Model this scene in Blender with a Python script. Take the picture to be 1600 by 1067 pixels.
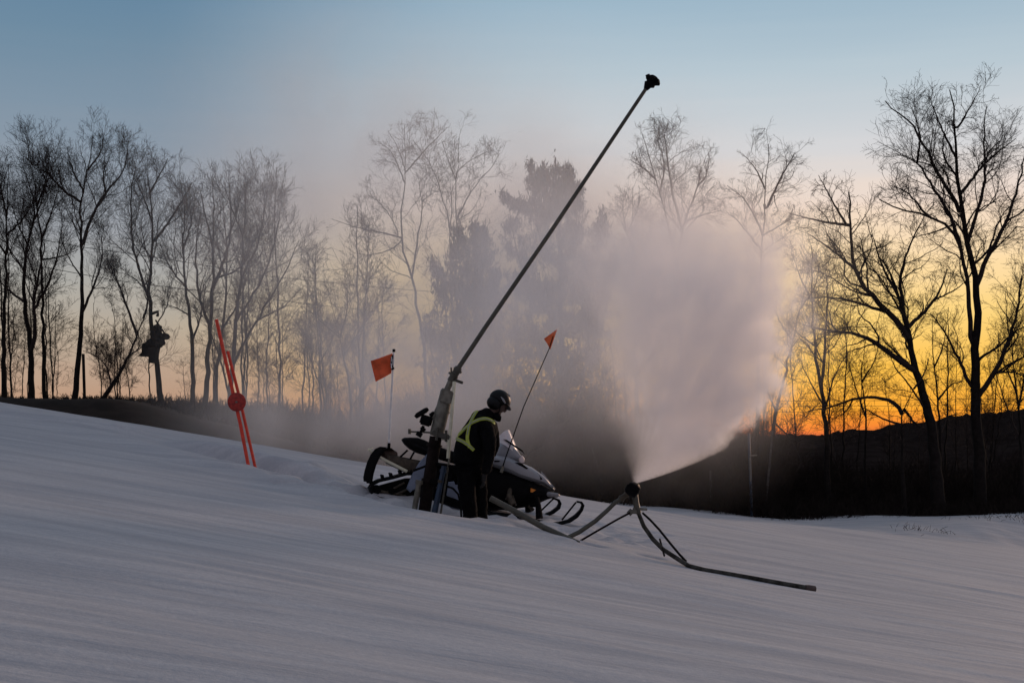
import bpy, bmesh, math, random
import numpy as np
from mathutils import Vector, Matrix

for o in list(bpy.data.objects): bpy.data.objects.remove(o)
SC = bpy.context.scene
COL = SC.collection
F = 2222.0           # focal length in photo pixels (1600 wide)
HOR = 690.0          # eye level row

# ------------------------------------------------------------ camera
cam = bpy.data.cameras.new('camera'); camo = bpy.data.objects.new('camera', cam); COL.objects.link(camo)
cam.sensor_width = 36.0; cam.lens = 36.0 * F / 1600.0
camo.location = (0, 0, 0); camo.rotation_euler = (math.radians(90), 0, 0)
cam.shift_y = (HOR - 533.5) / 1600.0
cam.clip_start = 0.1; cam.clip_end = 3000
SC.camera = camo

# ------------------------------------------------------------ colour helpers
def lin(c):
    c = c / 255.0
    return c / 12.92 if c <= 0.04045 else ((c + 0.055) / 1.055) ** 2.4
def rgb(r, g, b): return (lin(r), lin(g), lin(b), 1.0)

# ------------------------------------------------------------ node helper
class NT:
    def __init__(s, tree): s.t = tree; s.n = tree.nodes; s.l = tree.links
    def new(s, kind, **kw):
        n = s.n.new(kind)
        for k, v in kw.items(): setattr(n, k, v)
        return n
    def put(s, sock, v):
        if hasattr(v, 'is_output') or isinstance(v, bpy.types.NodeSocket): s.l.new(v, sock)
        else: sock.default_value = v
    def m(s, op, a, b=None, c=None, clamp=False):
        n = s.new('ShaderNodeMath', operation=op, use_clamp=clamp)
        s.put(n.inputs[0], a)
        if b is not None: s.put(n.inputs[1], b)
        if c is not None: s.put(n.inputs[2], c)
        return n.outputs[0]
    def vm(s, op, a, b=None):
        n = s.new('ShaderNodeVectorMath', operation=op)
        s.put(n.inputs[0], a)
        if b is not None: s.put(n.inputs[1], b)
        return n
    def ss(s, v, lo, hi, a=0.0, b=1.0):
        n = s.new('ShaderNodeMapRange', interpolation_type='SMOOTHSTEP')
        s.put(n.inputs['Value'], v)
        s.put(n.inputs['From Min'], lo); s.put(n.inputs['From Max'], hi)
        s.put(n.inputs['To Min'], a); s.put(n.inputs['To Max'], b)
        return n.outputs[0]
    def ramp(s, fac, stops):
        n = s.new('ShaderNodeValToRGB'); cr = n.color_ramp
        while len(cr.elements) < len(stops): cr.elements.new(0.5)
        for e, (p, c) in zip(cr.elements, stops): e.position = p; e.color = c
        s.put(n.inputs[0], fac); return n.outputs[0]
    def mix(s, f, a, b, blend='MIX'):
        n = s.new('ShaderNodeMix', data_type='RGBA', blend_type=blend)
        s.put(n.inputs[0], f); s.put(n.inputs[6], a); s.put(n.inputs[7], b)
        return n.outputs[2]
    def noise(s, vec, scale, detail=4, rough=0.5, dist=0.0):
        n = s.new('ShaderNodeTexNoise')
        if vec is not None: s.l.new(vec, n.inputs['Vector'])
        n.inputs['Scale'].default_value = scale; n.inputs['Detail'].default_value = detail
        n.inputs['Roughness'].default_value = rough; n.inputs['Distortion'].default_value = dist
        return n.outputs[0]

# ------------------------------------------------------------ world: after-sunset sky
SUN_AZ = math.radians(17.0)     # direction of the sunset glow, right of the view axis
W = bpy.data.worlds.new('World'); SC.world = W; W.use_nodes = True
nt = NT(W.node_tree); nt.n.clear()
tc = nt.new('ShaderNodeTexCoord'); sep = nt.new('ShaderNodeSeparateXYZ'); nt.l.new(tc.outputs['Generated'], sep.inputs[0])
zz = nt.m('MAXIMUM', sep.outputs[2], 0.0)
hl = nt.m('SQRT', nt.m('ADD', nt.m('MULTIPLY', sep.outputs[0], sep.outputs[0]), nt.m('ADD', nt.m('MULTIPLY', sep.outputs[1], sep.outputs[1]), 1e-6)))
ca = nt.m('DIVIDE', nt.m('ADD', nt.m('MULTIPLY', sep.outputs[0], math.sin(SUN_AZ)), nt.m('MULTIPLY', sep.outputs[1], math.cos(SUN_AZ))), hl)
# gentle streaks near the horizon
mp = nt.new('ShaderNodeMapping'); nt.l.new(tc.outputs['Generated'], mp.inputs[0]); mp.inputs['Scale'].default_value = (3, 3, 60)
st = nt.noise(mp.outputs[0], 2.0, 3, 0.5)
zs = nt.m('ADD', zz, nt.m('MULTIPLY', nt.m('SUBTRACT', st, 0.5), 0.012))
zs = nt.m('MAXIMUM', zs, 0.0)
t = nt.m('POWER', zs, 0.5)
def sq(py): return math.sqrt(max(0.0, math.sin(math.atan((HOR - py) / F))))
glow = nt.ramp(t, [(0.0, rgb(150, 74, 62)), (sq(684), rgb(224, 106, 62)), (sq(666), rgb(250, 140, 52)), (sq(642), rgb(255, 170, 52)),
                   (sq(580), rgb(255, 196, 80)), (sq(500), rgb(255, 214, 126)), (sq(415), rgb(255, 223, 172)),
                   (sq(325), rgb(241, 220, 204)), (sq(240), rgb(214, 214, 216)), (sq(120), rgb(184, 200, 210)), (sq(0), rgb(156, 182, 200)),
                   (0.64, rgb(132, 158, 180)), (0.8, rgb(126, 142, 160)), (1.0, rgb(124, 136, 154))])
side = nt.ramp(t, [(0.0, rgb(124, 100, 94)), (sq(675), rgb(160, 128, 108)), (sq(640), rgb(190, 150, 122)), (sq(590), rgb(188, 160, 138)),
                   (sq(520), rgb(184, 170, 152)), (sq(450), rgb(172, 170, 164)), (sq(370), rgb(158, 162, 168)),
                   (sq(280), rgb(144, 154, 166)), (sq(180), rgb(128, 148, 166)), (sq(80), rgb(112, 140, 162)), (sq(0), rgb(102, 134, 160)),
                   (0.64, rgb(104, 130, 156)), (0.8, rgb(118, 132, 152)), (1.0, rgb(124, 136, 154))])
back = nt.ramp(t, [(0.0, rgb(128, 108, 118)), (0.2, rgb(158, 138, 150)), (0.4, rgb(156, 146, 160)), (0.6, rgb(140, 142, 160)), (0.8, rgb(134, 138, 154)), (1.0, rgb(128, 136, 152))])
f1 = nt.ss(ca, 0.85, 0.975)
f2 = nt.ss(ca, 0.80, -0.5)
c = nt.mix(f1, side, glow); c = nt.mix(f2, c, back)
bg = nt.new('ShaderNodeBackground'); nt.l.new(c, bg.inputs[0]); bg.inputs[1].default_value = 1.0
wo = nt.new('ShaderNodeOutputWorld'); nt.l.new(bg.outputs[0], wo.inputs[0])

# last directional glow of the set sun: weak, warm, very soft
sl = bpy.data.lights.new('sun', 'SUN'); so = bpy.data.objects.new('sun', sl); COL.objects.link(so)
sl.energy = 1.35; sl.angle = math.radians(14); sl.color = (1.0, 0.66, 0.47)
az, el = math.radians(38), math.radians(9)
d = Vector((math.sin(az) * math.cos(el), math.cos(az) * math.cos(el), math.sin(el)))
so.rotation_euler = d.to_track_quat('Z', 'Y').to_euler()

SC.view_settings.view_transform = 'Standard'; SC.view_settings.look = 'None'
SC.view_settings.exposure = 0.0; SC.view_settings.gamma = 1.0
try:
    SC.cycles.volume_bounces = 10
    SC.cycles.volume_step_rate = 1.0
    SC.cycles.max_bounces = 12
except Exception: pass

# ------------------------------------------------------------ geometry helpers
def P(px, py, Y): return Vector(((px - 800.0) / F * Y, Y, (HOR - py) / F * Y))

def nprng(seed): return np.random.default_rng(seed)
def vnoise(x, y, seed):
    """smooth value noise, period free, numpy arrays"""
    xi = np.floor(x).astype(np.int64); yi = np.floor(y).astype(np.int64)
    fx = x - xi; fy = y - yi
    fx = fx * fx * (3 - 2 * fx); fy = fy * fy * (3 - 2 * fy)
    def h(a, b):
        n = (a * 374761393 + b * 668265263 + seed * 1442695041) & 0x7fffffff
        n = ((n ^ (n >> 13)) * 1274126177) & 0x7fffffff
        n = n ^ (n >> 16)
        return (n & 0xffff) / 65535.0 * 2 - 1
    return (h(xi, yi) * (1 - fx) + h(xi + 1, yi) * fx) * (1 - fy) + (h(xi, yi + 1) * (1 - fx) + h(xi + 1, yi + 1) * fx) * fy
def sstep(a, b, v):
    t = np.clip((v - a) / (b - a), 0, 1); return t * t * (3 - 2 * t)

WX = np.array([-60, -30, -18, -12.4, -9, -4.5, 2.25, 9, 18, 40, 80.])
WZ = np.array([2.6, 1.9, 1.42, 1.42, .62, -.56, -1.9, -2.56, -2.36, -2.2, -2.])
def woodz(x): return np.interp(x, WX, WZ)
def H(x, y, fine=True):
    x = np.asarray(x, float); y = np.asarray(y, float)
    xe = 40 * np.tanh(x / 40.0)
    ye = np.where(y < 0, 20 * np.tanh(y / 20.0), y)
    plane = -1.45 + 0.024 * ye - 0.165 * xe
    ys = 25.5 + np.maximum(0, x - 1) * 0.75 - 1.9 * np.exp(-((x - 3.0) / 2.2) ** 2)
    dd = np.maximum(0, y - ys)
    fall = plane - 0.10 * dd * dd / (dd + 2.0)
    t = np.clip((dd - 3) / (13 - 7.5 * sstep(3, 12, x)), 0, 1); t = t * t * (3 - 2 * t)
    z = fall * (1 - t) + (woodz(x) - 0.75 * (1 - sstep(-6, 4, x))) * t
    # trench behind the near crest
    yc = 17.55 + np.maximum(0, -1.4 - x) * 0.85
    win = sstep(-5.5, -3.2, x) * (1 - sstep(-0.25, 0.35, x))
    dep = 0.26 + 0.16 * np.exp(-((x + 0.55) / 0.55) ** 2)
    z = z - win * dep * np.exp(-((y - yc) / 0.42) ** 4)
    z = z + .19 * sstep(-5.6, -4.2, x) * (1 - sstep(-2.9, -2.1, x)) * sstep(yc + .35, yc + .75, y) * (1 - sstep(yc + 1.2, yc + 4.5, y))
    # low crest in front of it and wind drift running to the left
    z = z + 0.08 * sstep(-8, -3, x) * (1 - sstep(0.3, 2.2, x)) * np.exp(-((y - (yc - 0.85)) / 0.5) ** 2)
    z = z + 0.10 * np.exp(-((y - (17.0 - x * 0.75)) / 1.1) ** 2) * sstep(-3, -5.5, x)
    # shovelled lumps by the lying pipe
    for (cx, cy, rx, ry, a) in ((-0.02, 17.15, .30, .22, .085), (0.28, 17.5, .25, .2, .06), (-.28, 17.0, .2, .16, .05), (-6.1, 22.3, .9, .35, .08)):
        z = z + a * np.exp(-((x - cx) / rx) ** 2 - ((y - cy) / ry) ** 2) * (1 + .5 * vnoise(x * 9, y * 9, 5))
    for i in range(34):
        a = (i * 0.618) % 1.0; px_ = -2.9 + 4.6 * a + .12 * math.sin(i * 5.1); py_ = 17.95 + .55 * math.sin(i * 2.3) + .12 * math.cos(i * 7.7) - (.85 if (i % 3 == 0 and px_ > 0.1) else 0)
        z = z - .055 * np.exp(-(((x - px_) / .15) ** 4 + ((y - py_) / .075) ** 4)) + .018 * np.exp(-(((x - px_ - .2) / .08) ** 2 + ((y - py_) / .09) ** 2))
    if fine:
        near = 1 - sstep(26, 40, y)
        sk = y + 0.10 * x + 0.25 * vnoise(x * .25, y * .35, 7)
        z = z + near * (0.036 * vnoise(x * .14, sk * .9, 11) + 0.013 * vnoise(x * .28, sk * 2.1, 12) + 0.0075 * vnoise(x * .5, sk * 5.0, 13) + 0.003 * vnoise(x * 2.2, sk * 11., 14))
        z = z + 0.03 * vnoise(x * .35, y * .3, 15) * near
        # small scuffed area of lumps on the left
        scuff = np.exp(-((x + 3.3) / 1.3) ** 2 - ((y - 18.6) / .7) ** 2) + .8 * np.exp(-((x + 5.9) / 1.2) ** 2 - ((y - 21.5) / .5) ** 2)
        z = z + scuff * 0.03 * vnoise(x * 3.5, y * 6, 21)
        dist = sstep(-3.4, -2.4, x) * (1 - sstep(1.6, 2.8, x)) * sstep(17.2, 17.6, y) * (1 - sstep(19.6, 21, y))
        z = z + dist * (.045 * vnoise(x * 4, y * 5, 22) + .03 * vnoise(x * 9, y * 11, 23))
        z = z + near * .0016 * vnoise(x * 8, y * 9, 24)
        far = sstep(34, 42, y)
        z = z + far * (0.06 * vnoise(x * .5, y * .5, 31) + 0.03 * vnoise(x * 1.6, y * 1.3, 32))
    return z
def Hs(x, y): return float(H(np.array([x]), np.array([y]))[0])

def wloc(o):
    v = Vector((0, 0, 0))
    while o: v += o.location; o = o.parent
    return v
class MB:
    def __init__(s): s.v = []; s.f = []; s.mi = []; s.cur = 0
    def add(s, vs, fs):
        b = len(s.v); s.v.extend([tuple(v) for v in vs]); s.f.extend([tuple(i + b for i in f) for f in fs]); s.mi.extend([s.cur] * len(fs)); return s
    def tube(s, pts, r, n=8, cap=True, flat=1.0):
        pts = [Vector(p) for p in pts]; m = len(pts)
        if not hasattr(r, '__len__'): r = [r] * m
        ref = None; vs = []; fs = []
        for i, p in enumerate(pts):
            t = (pts[min(i + 1, m - 1)] - pts[max(i - 1, 0)]); 
            if t.length < 1e-9: t = Vector((0, 0, 1))
            t.normalize()
            if ref is None:
                ref = Vector((0, 1, 0)) if abs(t.y) < .9 else Vector((1, 0, 0))
            a = (ref - t * ref.dot(t)).normalized(); b = t.cross(a); ref = a
            for k in range(n):
                an = 2 * math.pi * k / n
                vs.append(p + (a * math.cos(an) * flat + b * math.sin(an)) * r[i])
        for i in range(m - 1):
            for k in range(n):
                k2 = (k + 1) % n; fs.append((i * n + k, i * n + k2, (i + 1) * n + k2, (i + 1) * n + k))
        if cap:
            fs.append(tuple(reversed(range(n)))); fs.append(tuple((m - 1) * n + k for k in range(n)))
        return s.add(vs, fs)
    def box(s, c, sx, sy, sz, M=None, bev=0.0):
        bm = bmesh.new(); bmesh.ops.create_cube(bm, size=1.0)
        for v in bm.verts: v.co = Vector((v.co.x * sx, v.co.y * sy, v.co.z * sz))
        if bev > 0: bmesh.ops.bevel(bm, geom=bm.edges[:], offset=bev, segments=2, affect='EDGES')
        for v in bm.verts: v.co = (M @ v.co if M else v.co) + Vector(c)
        bm.verts.index_update(); s.add([v.co.copy() for v in bm.verts], [[v.index for v in f.verts] for f in bm.faces]); bm.free(); return s
    def sphere(s, c, rx, ry, rz, M=None, seg=16, rings=10, fn=None):
        bm = bmesh.new(); bmesh.ops.create_uvsphere(bm, u_segments=seg, v_segments=rings, radius=1.0)
        for v in bm.verts:
            q = Vector(v.co)
            if fn: q = fn(q)
            q = Vector((q.x * rx, q.y * ry, q.z * rz)); v.co = (M @ q if M else q) + Vector(c)
        bm.verts.index_update(); s.add([v.co.copy() for v in bm.verts], [[v.index for v in f.verts] for f in bm.faces]); bm.free(); return s
    def loft(s, secs, cap=True):
        n = len(secs[0]); vs = [p for q in secs for p in q]; fs = []
        for i in range(len(secs) - 1):
            for k in range(n):
                k2 = (k + 1) % n; fs.append((i * n + k, i * n + k2, (i + 1) * n + k2, (i + 1) * n + k))
        if cap: fs.append(tuple(reversed(range(n)))); fs.append(tuple((len(secs) - 1) * n + k for k in range(n)))
        return s.add(vs, fs)
    def build(s, name, mats, root=None, smooth=True, sharp=35):
        me = bpy.data.meshes.new(name)
        off = wloc(root)
        me.from_pydata([(v[0] - off[0], v[1] - off[1], v[2] - off[2]) for v in s.v], [], s.f)
        if not isinstance(mats, (list, tuple)): mats = [mats]
        for m in mats: me.materials.append(m)
        if len(mats) > 1: me.polygons.foreach_set('material_index', s.mi)
        bm = bmesh.new(); bm.from_mesh(me); bmesh.ops.recalc_face_normals(bm, faces=bm.faces); bm.to_mesh(me); bm.free()
        if smooth:
            me.polygons.foreach_set('use_smooth', [True] * len(me.polygons))
            try: me.set_sharp_from_angle(angle=math.radians(sharp))
            except Exception: pass
        me.update()
        o = bpy.data.objects.new(name, me); COL.objects.link(o)
        if root: o.parent = root
        return o

def npmesh(name, V, Q, mat, root=None, smooth=True, loc=None):
    """fast mesh of quads / tris (Q: (n,4) or (n,3))"""
    me = bpy.data.meshes.new(name); off = np.array(root.location if root else (0, 0, 0), float)
    me.vertices.add(len(V)); me.vertices.foreach_set('co', (V - off).astype(np.float32).ravel())
    k = Q.shape[1]; me.loops.add(len(Q) * k); me.loops.foreach_set('vertex_index', Q.astype(np.int32).ravel())
    me.polygons.add(len(Q)); me.polygons.foreach_set('loop_start', np.arange(0, len(Q) * k, k, dtype=np.int32))
    try: me.polygons.foreach_set('loop_total', np.full(len(Q), k, dtype=np.int32))
    except Exception: pass
    me.update(calc_edges=True)
    if smooth: me.polygons.foreach_set('use_smooth', np.ones(len(Q), dtype=bool))
    me.materials.append(mat)
    o = bpy.data.objects.new(name, me); COL.objects.link(o)
    if root: o.parent = root
    return o

def tag(o, label=None, cat=None, group=None, kind=None):
    if label: o['label'] = label
    if cat: o['category'] = cat
    if group: o['group'] = group
    if kind: o['kind'] = kind
    return o
def thing(name, loc, label, cat, group=None):
    o = bpy.data.objects.new(name, None); COL.objects.link(o); o.location = loc; o.empty_display_size = .2
    return tag(o, label, cat, group)

# ------------------------------------------------------------ materials
def mat(name, col, rough=0.6, metal=0.0, var=0.25, scale=8.0, bump=0.0, bscale=40.0, spec=None, col2=None):
    if spec is None and max(col[:3]) < .05: spec = .12
    m = bpy.data.materials.new(name); m.use_nodes = True; n = NT(m.node_tree)
    b = m.node_tree.nodes['Principled BSDF']
    tcn = n.new('ShaderNodeTexCoord')
    nz = n.noise(tcn.outputs['Object'], scale, 5, .6)
    c2 = col2 if col2 else tuple(c * (1 - var) for c in col[:3]) + (1,)
    c = n.mix(n.ss(nz, .35, .65), tuple(col[:3]) + (1,), c2)
    n.l.new(c, b.inputs['Base Color'])
    b.inputs['Roughness'].default_value = rough; b.inputs['Metallic'].default_value = metal
    if spec is not None: b.inputs['Specular IOR Level'].default_value = spec
    if bump > 0:
        bp = n.new('ShaderNodeBump'); bp.inputs['Strength'].default_value = bump; bp.inputs['Distance'].default_value = .02
        n.l.new(n.noise(tcn.outputs['Object'], bscale, 5, .6), bp.inputs['Height']); n.l.new(bp.outputs[0], b.inputs['Normal'])
    return m

M = {}
# snow
m = bpy.data.materials.new('snow'); m.use_nodes = True; n = NT(m.node_tree); b = m.node_tree.nodes['Principled BSDF']
tcn = n.new('ShaderNodeTexCoord'); mpn = n.new('ShaderNodeMapping'); n.l.new(tcn.outputs['Object'], mpn.inputs[0]); mpn.inputs['Scale'].default_value = (.35, 2.2, 1)
mpn.inputs['Rotation'].default_value = (0, 0, .1)
s1 = n.noise(mpn.outputs[0], 1.2, 6, .62); s2 = n.noise(tcn.outputs['Object'], 60, 4, .7); s3 = n.noise(tcn.outputs['Object'], 7, 5, .6)
mp2 = n.new('ShaderNodeMapping'); n.l.new(tcn.outputs['Object'], mp2.inputs[0]); mp2.inputs['Scale'].default_value = (.5, 8, 1); mp2.inputs['Rotation'].default_value = (0, 0, .1)
s4 = n.noise(mp2.outputs[0], 1.0, 5, .6); s5 = n.noise(tcn.outputs['Object'], 22, 3, .75)
cc = n.mix(n.ss(n.m('ADD', n.m('MULTIPLY', s1, .6), n.m('MULTIPLY', s4, .4)), .38, .62), (.44, .435, .44, 1), (.575, .56, .55, 1))
cc = n.mix(n.m('MULTIPLY', n.ss(s5, .3, .7), .35), cc, (.34, .345, .37, 1))
cc = n.mix(n.m('MULTIPLY', n.ss(s2, .5, .75), .25), cc, (.72, .71, .72, 1))
n.l.new(cc, b.inputs['Base Color']); b.inputs['Roughness'].default_value = .75; b.inputs['Specular IOR Level'].default_value = .15
hh = n.m('ADD', n.m('ADD', n.m('MULTIPLY', s1, 1.0), n.m('MULTIPLY', s4, .45)), n.m('ADD', n.m('MULTIPLY', s3, .25), n.m('ADD', n.m('MULTIPLY', s5, .22), n.m('MULTIPLY', s2, .06))))
bp = n.new('ShaderNodeBump'); bp.inputs['Strength'].default_value = .5; bp.inputs['Distance'].default_value = .04
n.l.new(hh, bp.inputs['Height']); n.l.new(bp.outputs[0], b.inputs['Normal'])
M['snow'] = m
M['forest'] = mat('forest_floor', (.030, .022, .017, 1), .95, var=.4, scale=1.5, spec=.1)
M['hill'] = mat('wooded_hill', (.026, .020, .018, 1), 1.0, var=.4, scale=.2, spec=.0)
M['bark'] = mat('bark', (.018, .014, .012, 1), .9, var=.45, scale=6, bump=.6, bscale=25, spec=.15)
M['bark2'] = mat('bark_grey', (.035, .029, .026, 1), .9, var=.4, scale=6, bump=.6, bscale=25, spec=.15)
M['birch'] = mat('pale_bark', (.075, .068, .064, 1), .8, var=.5, scale=9, spec=.2)
M['twig'] = mat('twig', (.036, .027, .024, 1), .9, var=.3, scale=3, spec=.1)
M['needle'] = mat('cedar_foliage', (.022, .034, .022, 1), .9, var=.4, scale=2, spec=.1)
M['brush'] = mat('brush', (.030, .023, .019, 1), .95, var=.4, scale=2, spec=.05)
M['olive'] = mat('olive_pipe', (.075, .07, .048, 1), .5, .0, var=.35, scale=9, bump=.25)
M['galv'] = mat('galvanised', (.20, .19, .15, 1), .5, .5, var=.4, scale=14, bump=.2)
M['chrome'] = mat('bright_rod', (.80, .76, .55, 1), .4, .0, var=.2, scale=10)
M['rust'] = mat('rusty_post', (.018, .012, .010, 1), .8, .1, var=.5, scale=12, bump=.4)
M['black'] = mat('black_plastic', (.005, .005, .0055, 1), .6, var=.3, scale=15, spec=.06)
M['rubber'] = mat('black_rubber', (.006, .006, .006, 1), .8, var=.3, scale=20, bump=.3)
M['cloth'] = mat('black_cloth', (.005, .005, .0055, 1), .95, var=.35, scale=10, bump=.6, bscale=18, spec=.08)
M['cloth2'] = mat('black_trouser_cloth', (.004, .004, .0045, 1), .95, var=.35, scale=10, bump=.6, bscale=18, spec=.08)
M['skin'] = mat('skin', (.065, .036, .026, 1), .7, var=.15, scale=10)
M['glove'] = mat('glove', (.03, .028, .026, 1), .8, var=.4, scale=20, bump=.4)
M['helmet'] = mat('helmet', (.004, .004, .0045, 1), .45, var=.3, scale=9, spec=.2)
M['grey'] = mat('grey_trim', (.25, .25, .26, 1), .45, var=.2, scale=12)
M['hivis'] = mat('yellow_webbing', (.42, .50, .06, 1), .6, var=.25, scale=30)
M['hood'] = mat('pale_hood', (.30, .31, .33, 1), .35, var=.12, scale=6)
M['bluegrey'] = mat('pale_blue_panel', (.22, .26, .34, 1), .5, var=.2, scale=5)
M['bluepipe'] = mat('blue_pipe', (.018, .045, .085, 1), .45, var=.4, scale=9, bump=.2)
M['brass'] = mat('dull_brass', (.085, .065, .042, 1), .5, .4, var=.5, scale=18, bump=.3)
M['orange'] = mat('orange_flag', (.85, .13, .038, 1), .8, var=.25, scale=14)
M['orange2'] = mat('pennant', (.85, .17, .055, 1), .8, var=.2, scale=20)
M['white'] = mat('white_pole', (.85, .84, .82, 1), .5, var=.2, scale=18)
M['red'] = mat('red_marker', (.86, .060, .026, 1), .55, var=.25, scale=18)
M['reddark'] = mat('dark_red_disc', (.46, .030, .018, 1), .6, var=.5, scale=25)
M['amber'] = mat('amber_reflector', (.75, .24, .02, 1), .3, var=.1, scale=20)
M['bundle'] = mat('dark_canvas', (.010, .009, .009, 1), .95, var=.3, scale=6, spec=.05)
M['wire'] = mat('wire', (.02, .02, .02, 1), .7, var=.2)
# windshield: translucent frosted plastic
m = bpy.data.materials.new('windshield'); m.use_nodes = True; n = NT(m.node_tree); n.n.clear()
tdt = n.new('ShaderNodeBsdfTranslucent'); tdt.inputs[0].default_value = (.95, .86, .84, 1); tdd = n.new('ShaderNodeBsdfDiffuse'); tdd.inputs[0].default_value = (.85, .80, .80, 1); td = n.new('ShaderNodeMixShader'); td.inputs[0].default_value = .5; n.l.new(tdt.outputs[0], td.inputs[1]); n.l.new(tdd.outputs[0], td.inputs[2])
gl = n.new('ShaderNodeBsdfGlossy'); gl.inputs[0].default_value = (.8, .8, .8, 1); gl.inputs[1].default_value = .2
tp = n.new('ShaderNodeBsdfTransparent'); tp.inputs[0].default_value = (.85, .83, .83, 1)
fz = n.noise(n.new('ShaderNodeTexCoord').outputs['Object'], 9, 3)
mx = n.new('ShaderNodeMixShader'); n.l.new(n.ss(fz, .2, .8, .02, .12), mx.inputs[0]); n.l.new(td.outputs[0], mx.inputs[1]); n.l.new(tp.outputs[0], mx.inputs[2])
mx2 = n.new('ShaderNodeMixShader'); mx2.inputs[0].default_value = .12; n.l.new(mx.outputs[0], mx2.inputs[1]); n.l.new(gl.outputs[0], mx2.inputs[2])
ou = n.new('ShaderNodeOutputMaterial'); n.l.new(mx2.outputs[0], ou.inputs[0]); M['shield'] = m

# ------------------------------------------------------------ ground
def grid(name, xs, ys, zf, mt):
    X, Y = np.meshgrid(xs, ys); Z = zf(X, Y)
    V = np.stack([X.ravel(), Y.ravel(), Z.ravel()], 1)
    nx, ny = len(xs), len(ys)
    i = (np.arange(ny - 1)[:, None] * nx + np.arange(nx - 1)[None, :]).ravel()
    Q = np.stack([i, i + 1, i + nx + 1, i + nx], 1)
    return npmesh(name, V, Q, mt)
def axis(parts):
    out = []
    for a, b, s in parts: out.append(np.arange(a, b, s))
    return np.concatenate(out)
xs = axis([(-300, -60, 12), (-60, -16, 1.5), (-16, 16, .10), (16, 60, 1.5), (60, 301, 12)])
ys = axis([(-300, -20, 12), (-20, 3, 1.0), (3, 27, .045), (27, 50, .25), (50, 57, .5)])
def snowz(X, Y):
    z = H(X, Y)
    # a ragged far edge that dips under the woodland floor
    e = 47.9 + 1.0 * vnoise(X * .35, Y * 0, 41) + .5 * vnoise(X * 1.3, Y * 0, 42) - 5 * (1 - sstep(-6, 3, X)) - 2.0 * (1 - sstep(-14, -8, X))
    return z - 0.9 * sstep(e, e + 3, Y)
tag(grid('snow_slope', xs, ys, snowz, M['snow']), 'groomed grey-blue snow slope falling to the right', kind='structure')
def woodground(X, Y):
    z = woodz(X) - .12
    z = z - 4.0 * sstep(95, 170, Y) + 0.25 * vnoise(X * .12, Y * .12, 51) + .12 * vnoise(X * .6, Y * .6, 52) * (1 - sstep(90, 140, Y))
    z = z + .35 * np.exp(-((X + 11.5) / 3.2) ** 2) * np.exp(-((Y - 50) / 5) ** 2)
    z = np.where(Y < 47, H(X, Y, False) - .4, z)
    return z
xs2 = axis([(-400, -60, 14), (-60, 60, .5), (60, 401, 14)]); ys2 = axis([(41, 60, .4), (60, 120, 1.5), (120, 900, 30)])
def wg(X, Y):
    z = woodz(X) - .1 + 0.10 * vnoise(X * .6, Y * .6, 52) + .2 * vnoise(X * .12, Y * .12, 51) * sstep(48, 60, Y)
    z = z - 5.0 * sstep(95, 170, Y)
    lim = 51.0 - 5 * (1 - sstep(-6, 3, X)) - 2.0 * (1 - sstep(-14, -8, X))
    return z - 1.2 * (1 - sstep(lim - 1.5, lim + .6, Y)) * sstep(-4, 4, X) - .9 * (1 - sstep(-4, 4, X)) * (1 - sstep(40, 44, Y))
tag(grid('woodland_ground', xs2, ys2, wg, M['forest']), 'dark leaf-littered ground under the bare trees', kind='structure')
xs3 = axis([(-700, -200, 10), (-200, 300, 1.6), (300, 700, 10)]); ys3 = axis([(150, 300, 8), (300, 400, 2.0), (400, 700, 20)])
def hillz(X, Y):
    u = X / 350.0
    top = np.interp(u, [-2, -.4, -.2, .1, .24, .29, .315, .36, .45, .7, 2], [-1, -1, 0.0, 0.3, .6, 2.2, 4.2, 6.6, 10, 12, 8])
    prof = sstep(150, 350, Y) * (1 - .5 * sstep(350, 700, Y))
    r = sstep(280, 330, Y)
    return -9 + (top + 9) * prof + r * (.9 * vnoise(X * .11, Y * .11, 61) + 1.9 * np.abs(vnoise(X * .30, Y * .30, 62)) ** .7 + .9 * vnoise(X * .62, Y * .62, 63)) - .8 * r
tag(grid('far_hill', xs3, ys3, hillz, M['hill']), 'dark wooded ridge along the horizon', kind='structure')

# ------------------------------------------------------------ trees
def tubes(Pts, R, k):
    """Pts (N,S,3), R (N,S) -> verts, quads"""
    N, S, _ = Pts.shape
    T = np.empty_like(Pts); T[:, 1:-1] = Pts[:, 2:] - Pts[:, :-2]; T[:, 0] = Pts[:, 1] - Pts[:, 0]; T[:, -1] = Pts[:, -1] - Pts[:, -2]
    T /= np.linalg.norm(T, axis=2, keepdims=True) + 1e-9
    main = Pts[:, -1] - Pts[:, 0]; main /= np.linalg.norm(main, axis=1, keepdims=True) + 1e-9
    ref = np.where(np.abs(main[:, 1:2]) < .8, np.array([[0, 1., 0]]), np.array([[1., 0, 0]]))[:, None, :]
    A = ref - T * np.sum(ref * T, axis=2, keepdims=True); A /= np.linalg.norm(A, axis=2, keepdims=True) + 1e-9
    B = np.cross(T, A)
    an = 2 * np.pi * np.arange(k) / k
    V = Pts[:, :, None, :] + R[:, :, None, None] * (A[:, :, None, :] * np.cos(an)[None, None, :, None] + B[:, :, None, :] * np.sin(an)[None, None, :, None])
    base = (np.arange(N)[:, None, None] * S + np.arange(S - 1)[None, :, None]) * k
    kk = np.arange(k)[None, None, :]; k2 = (kk + 1) % k
    Q = np.stack([base + kk, base + k2, base + k + k2, base + k + kk], -1).reshape(-1, 4)
    return V.reshape(-1, 3), Q
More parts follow.
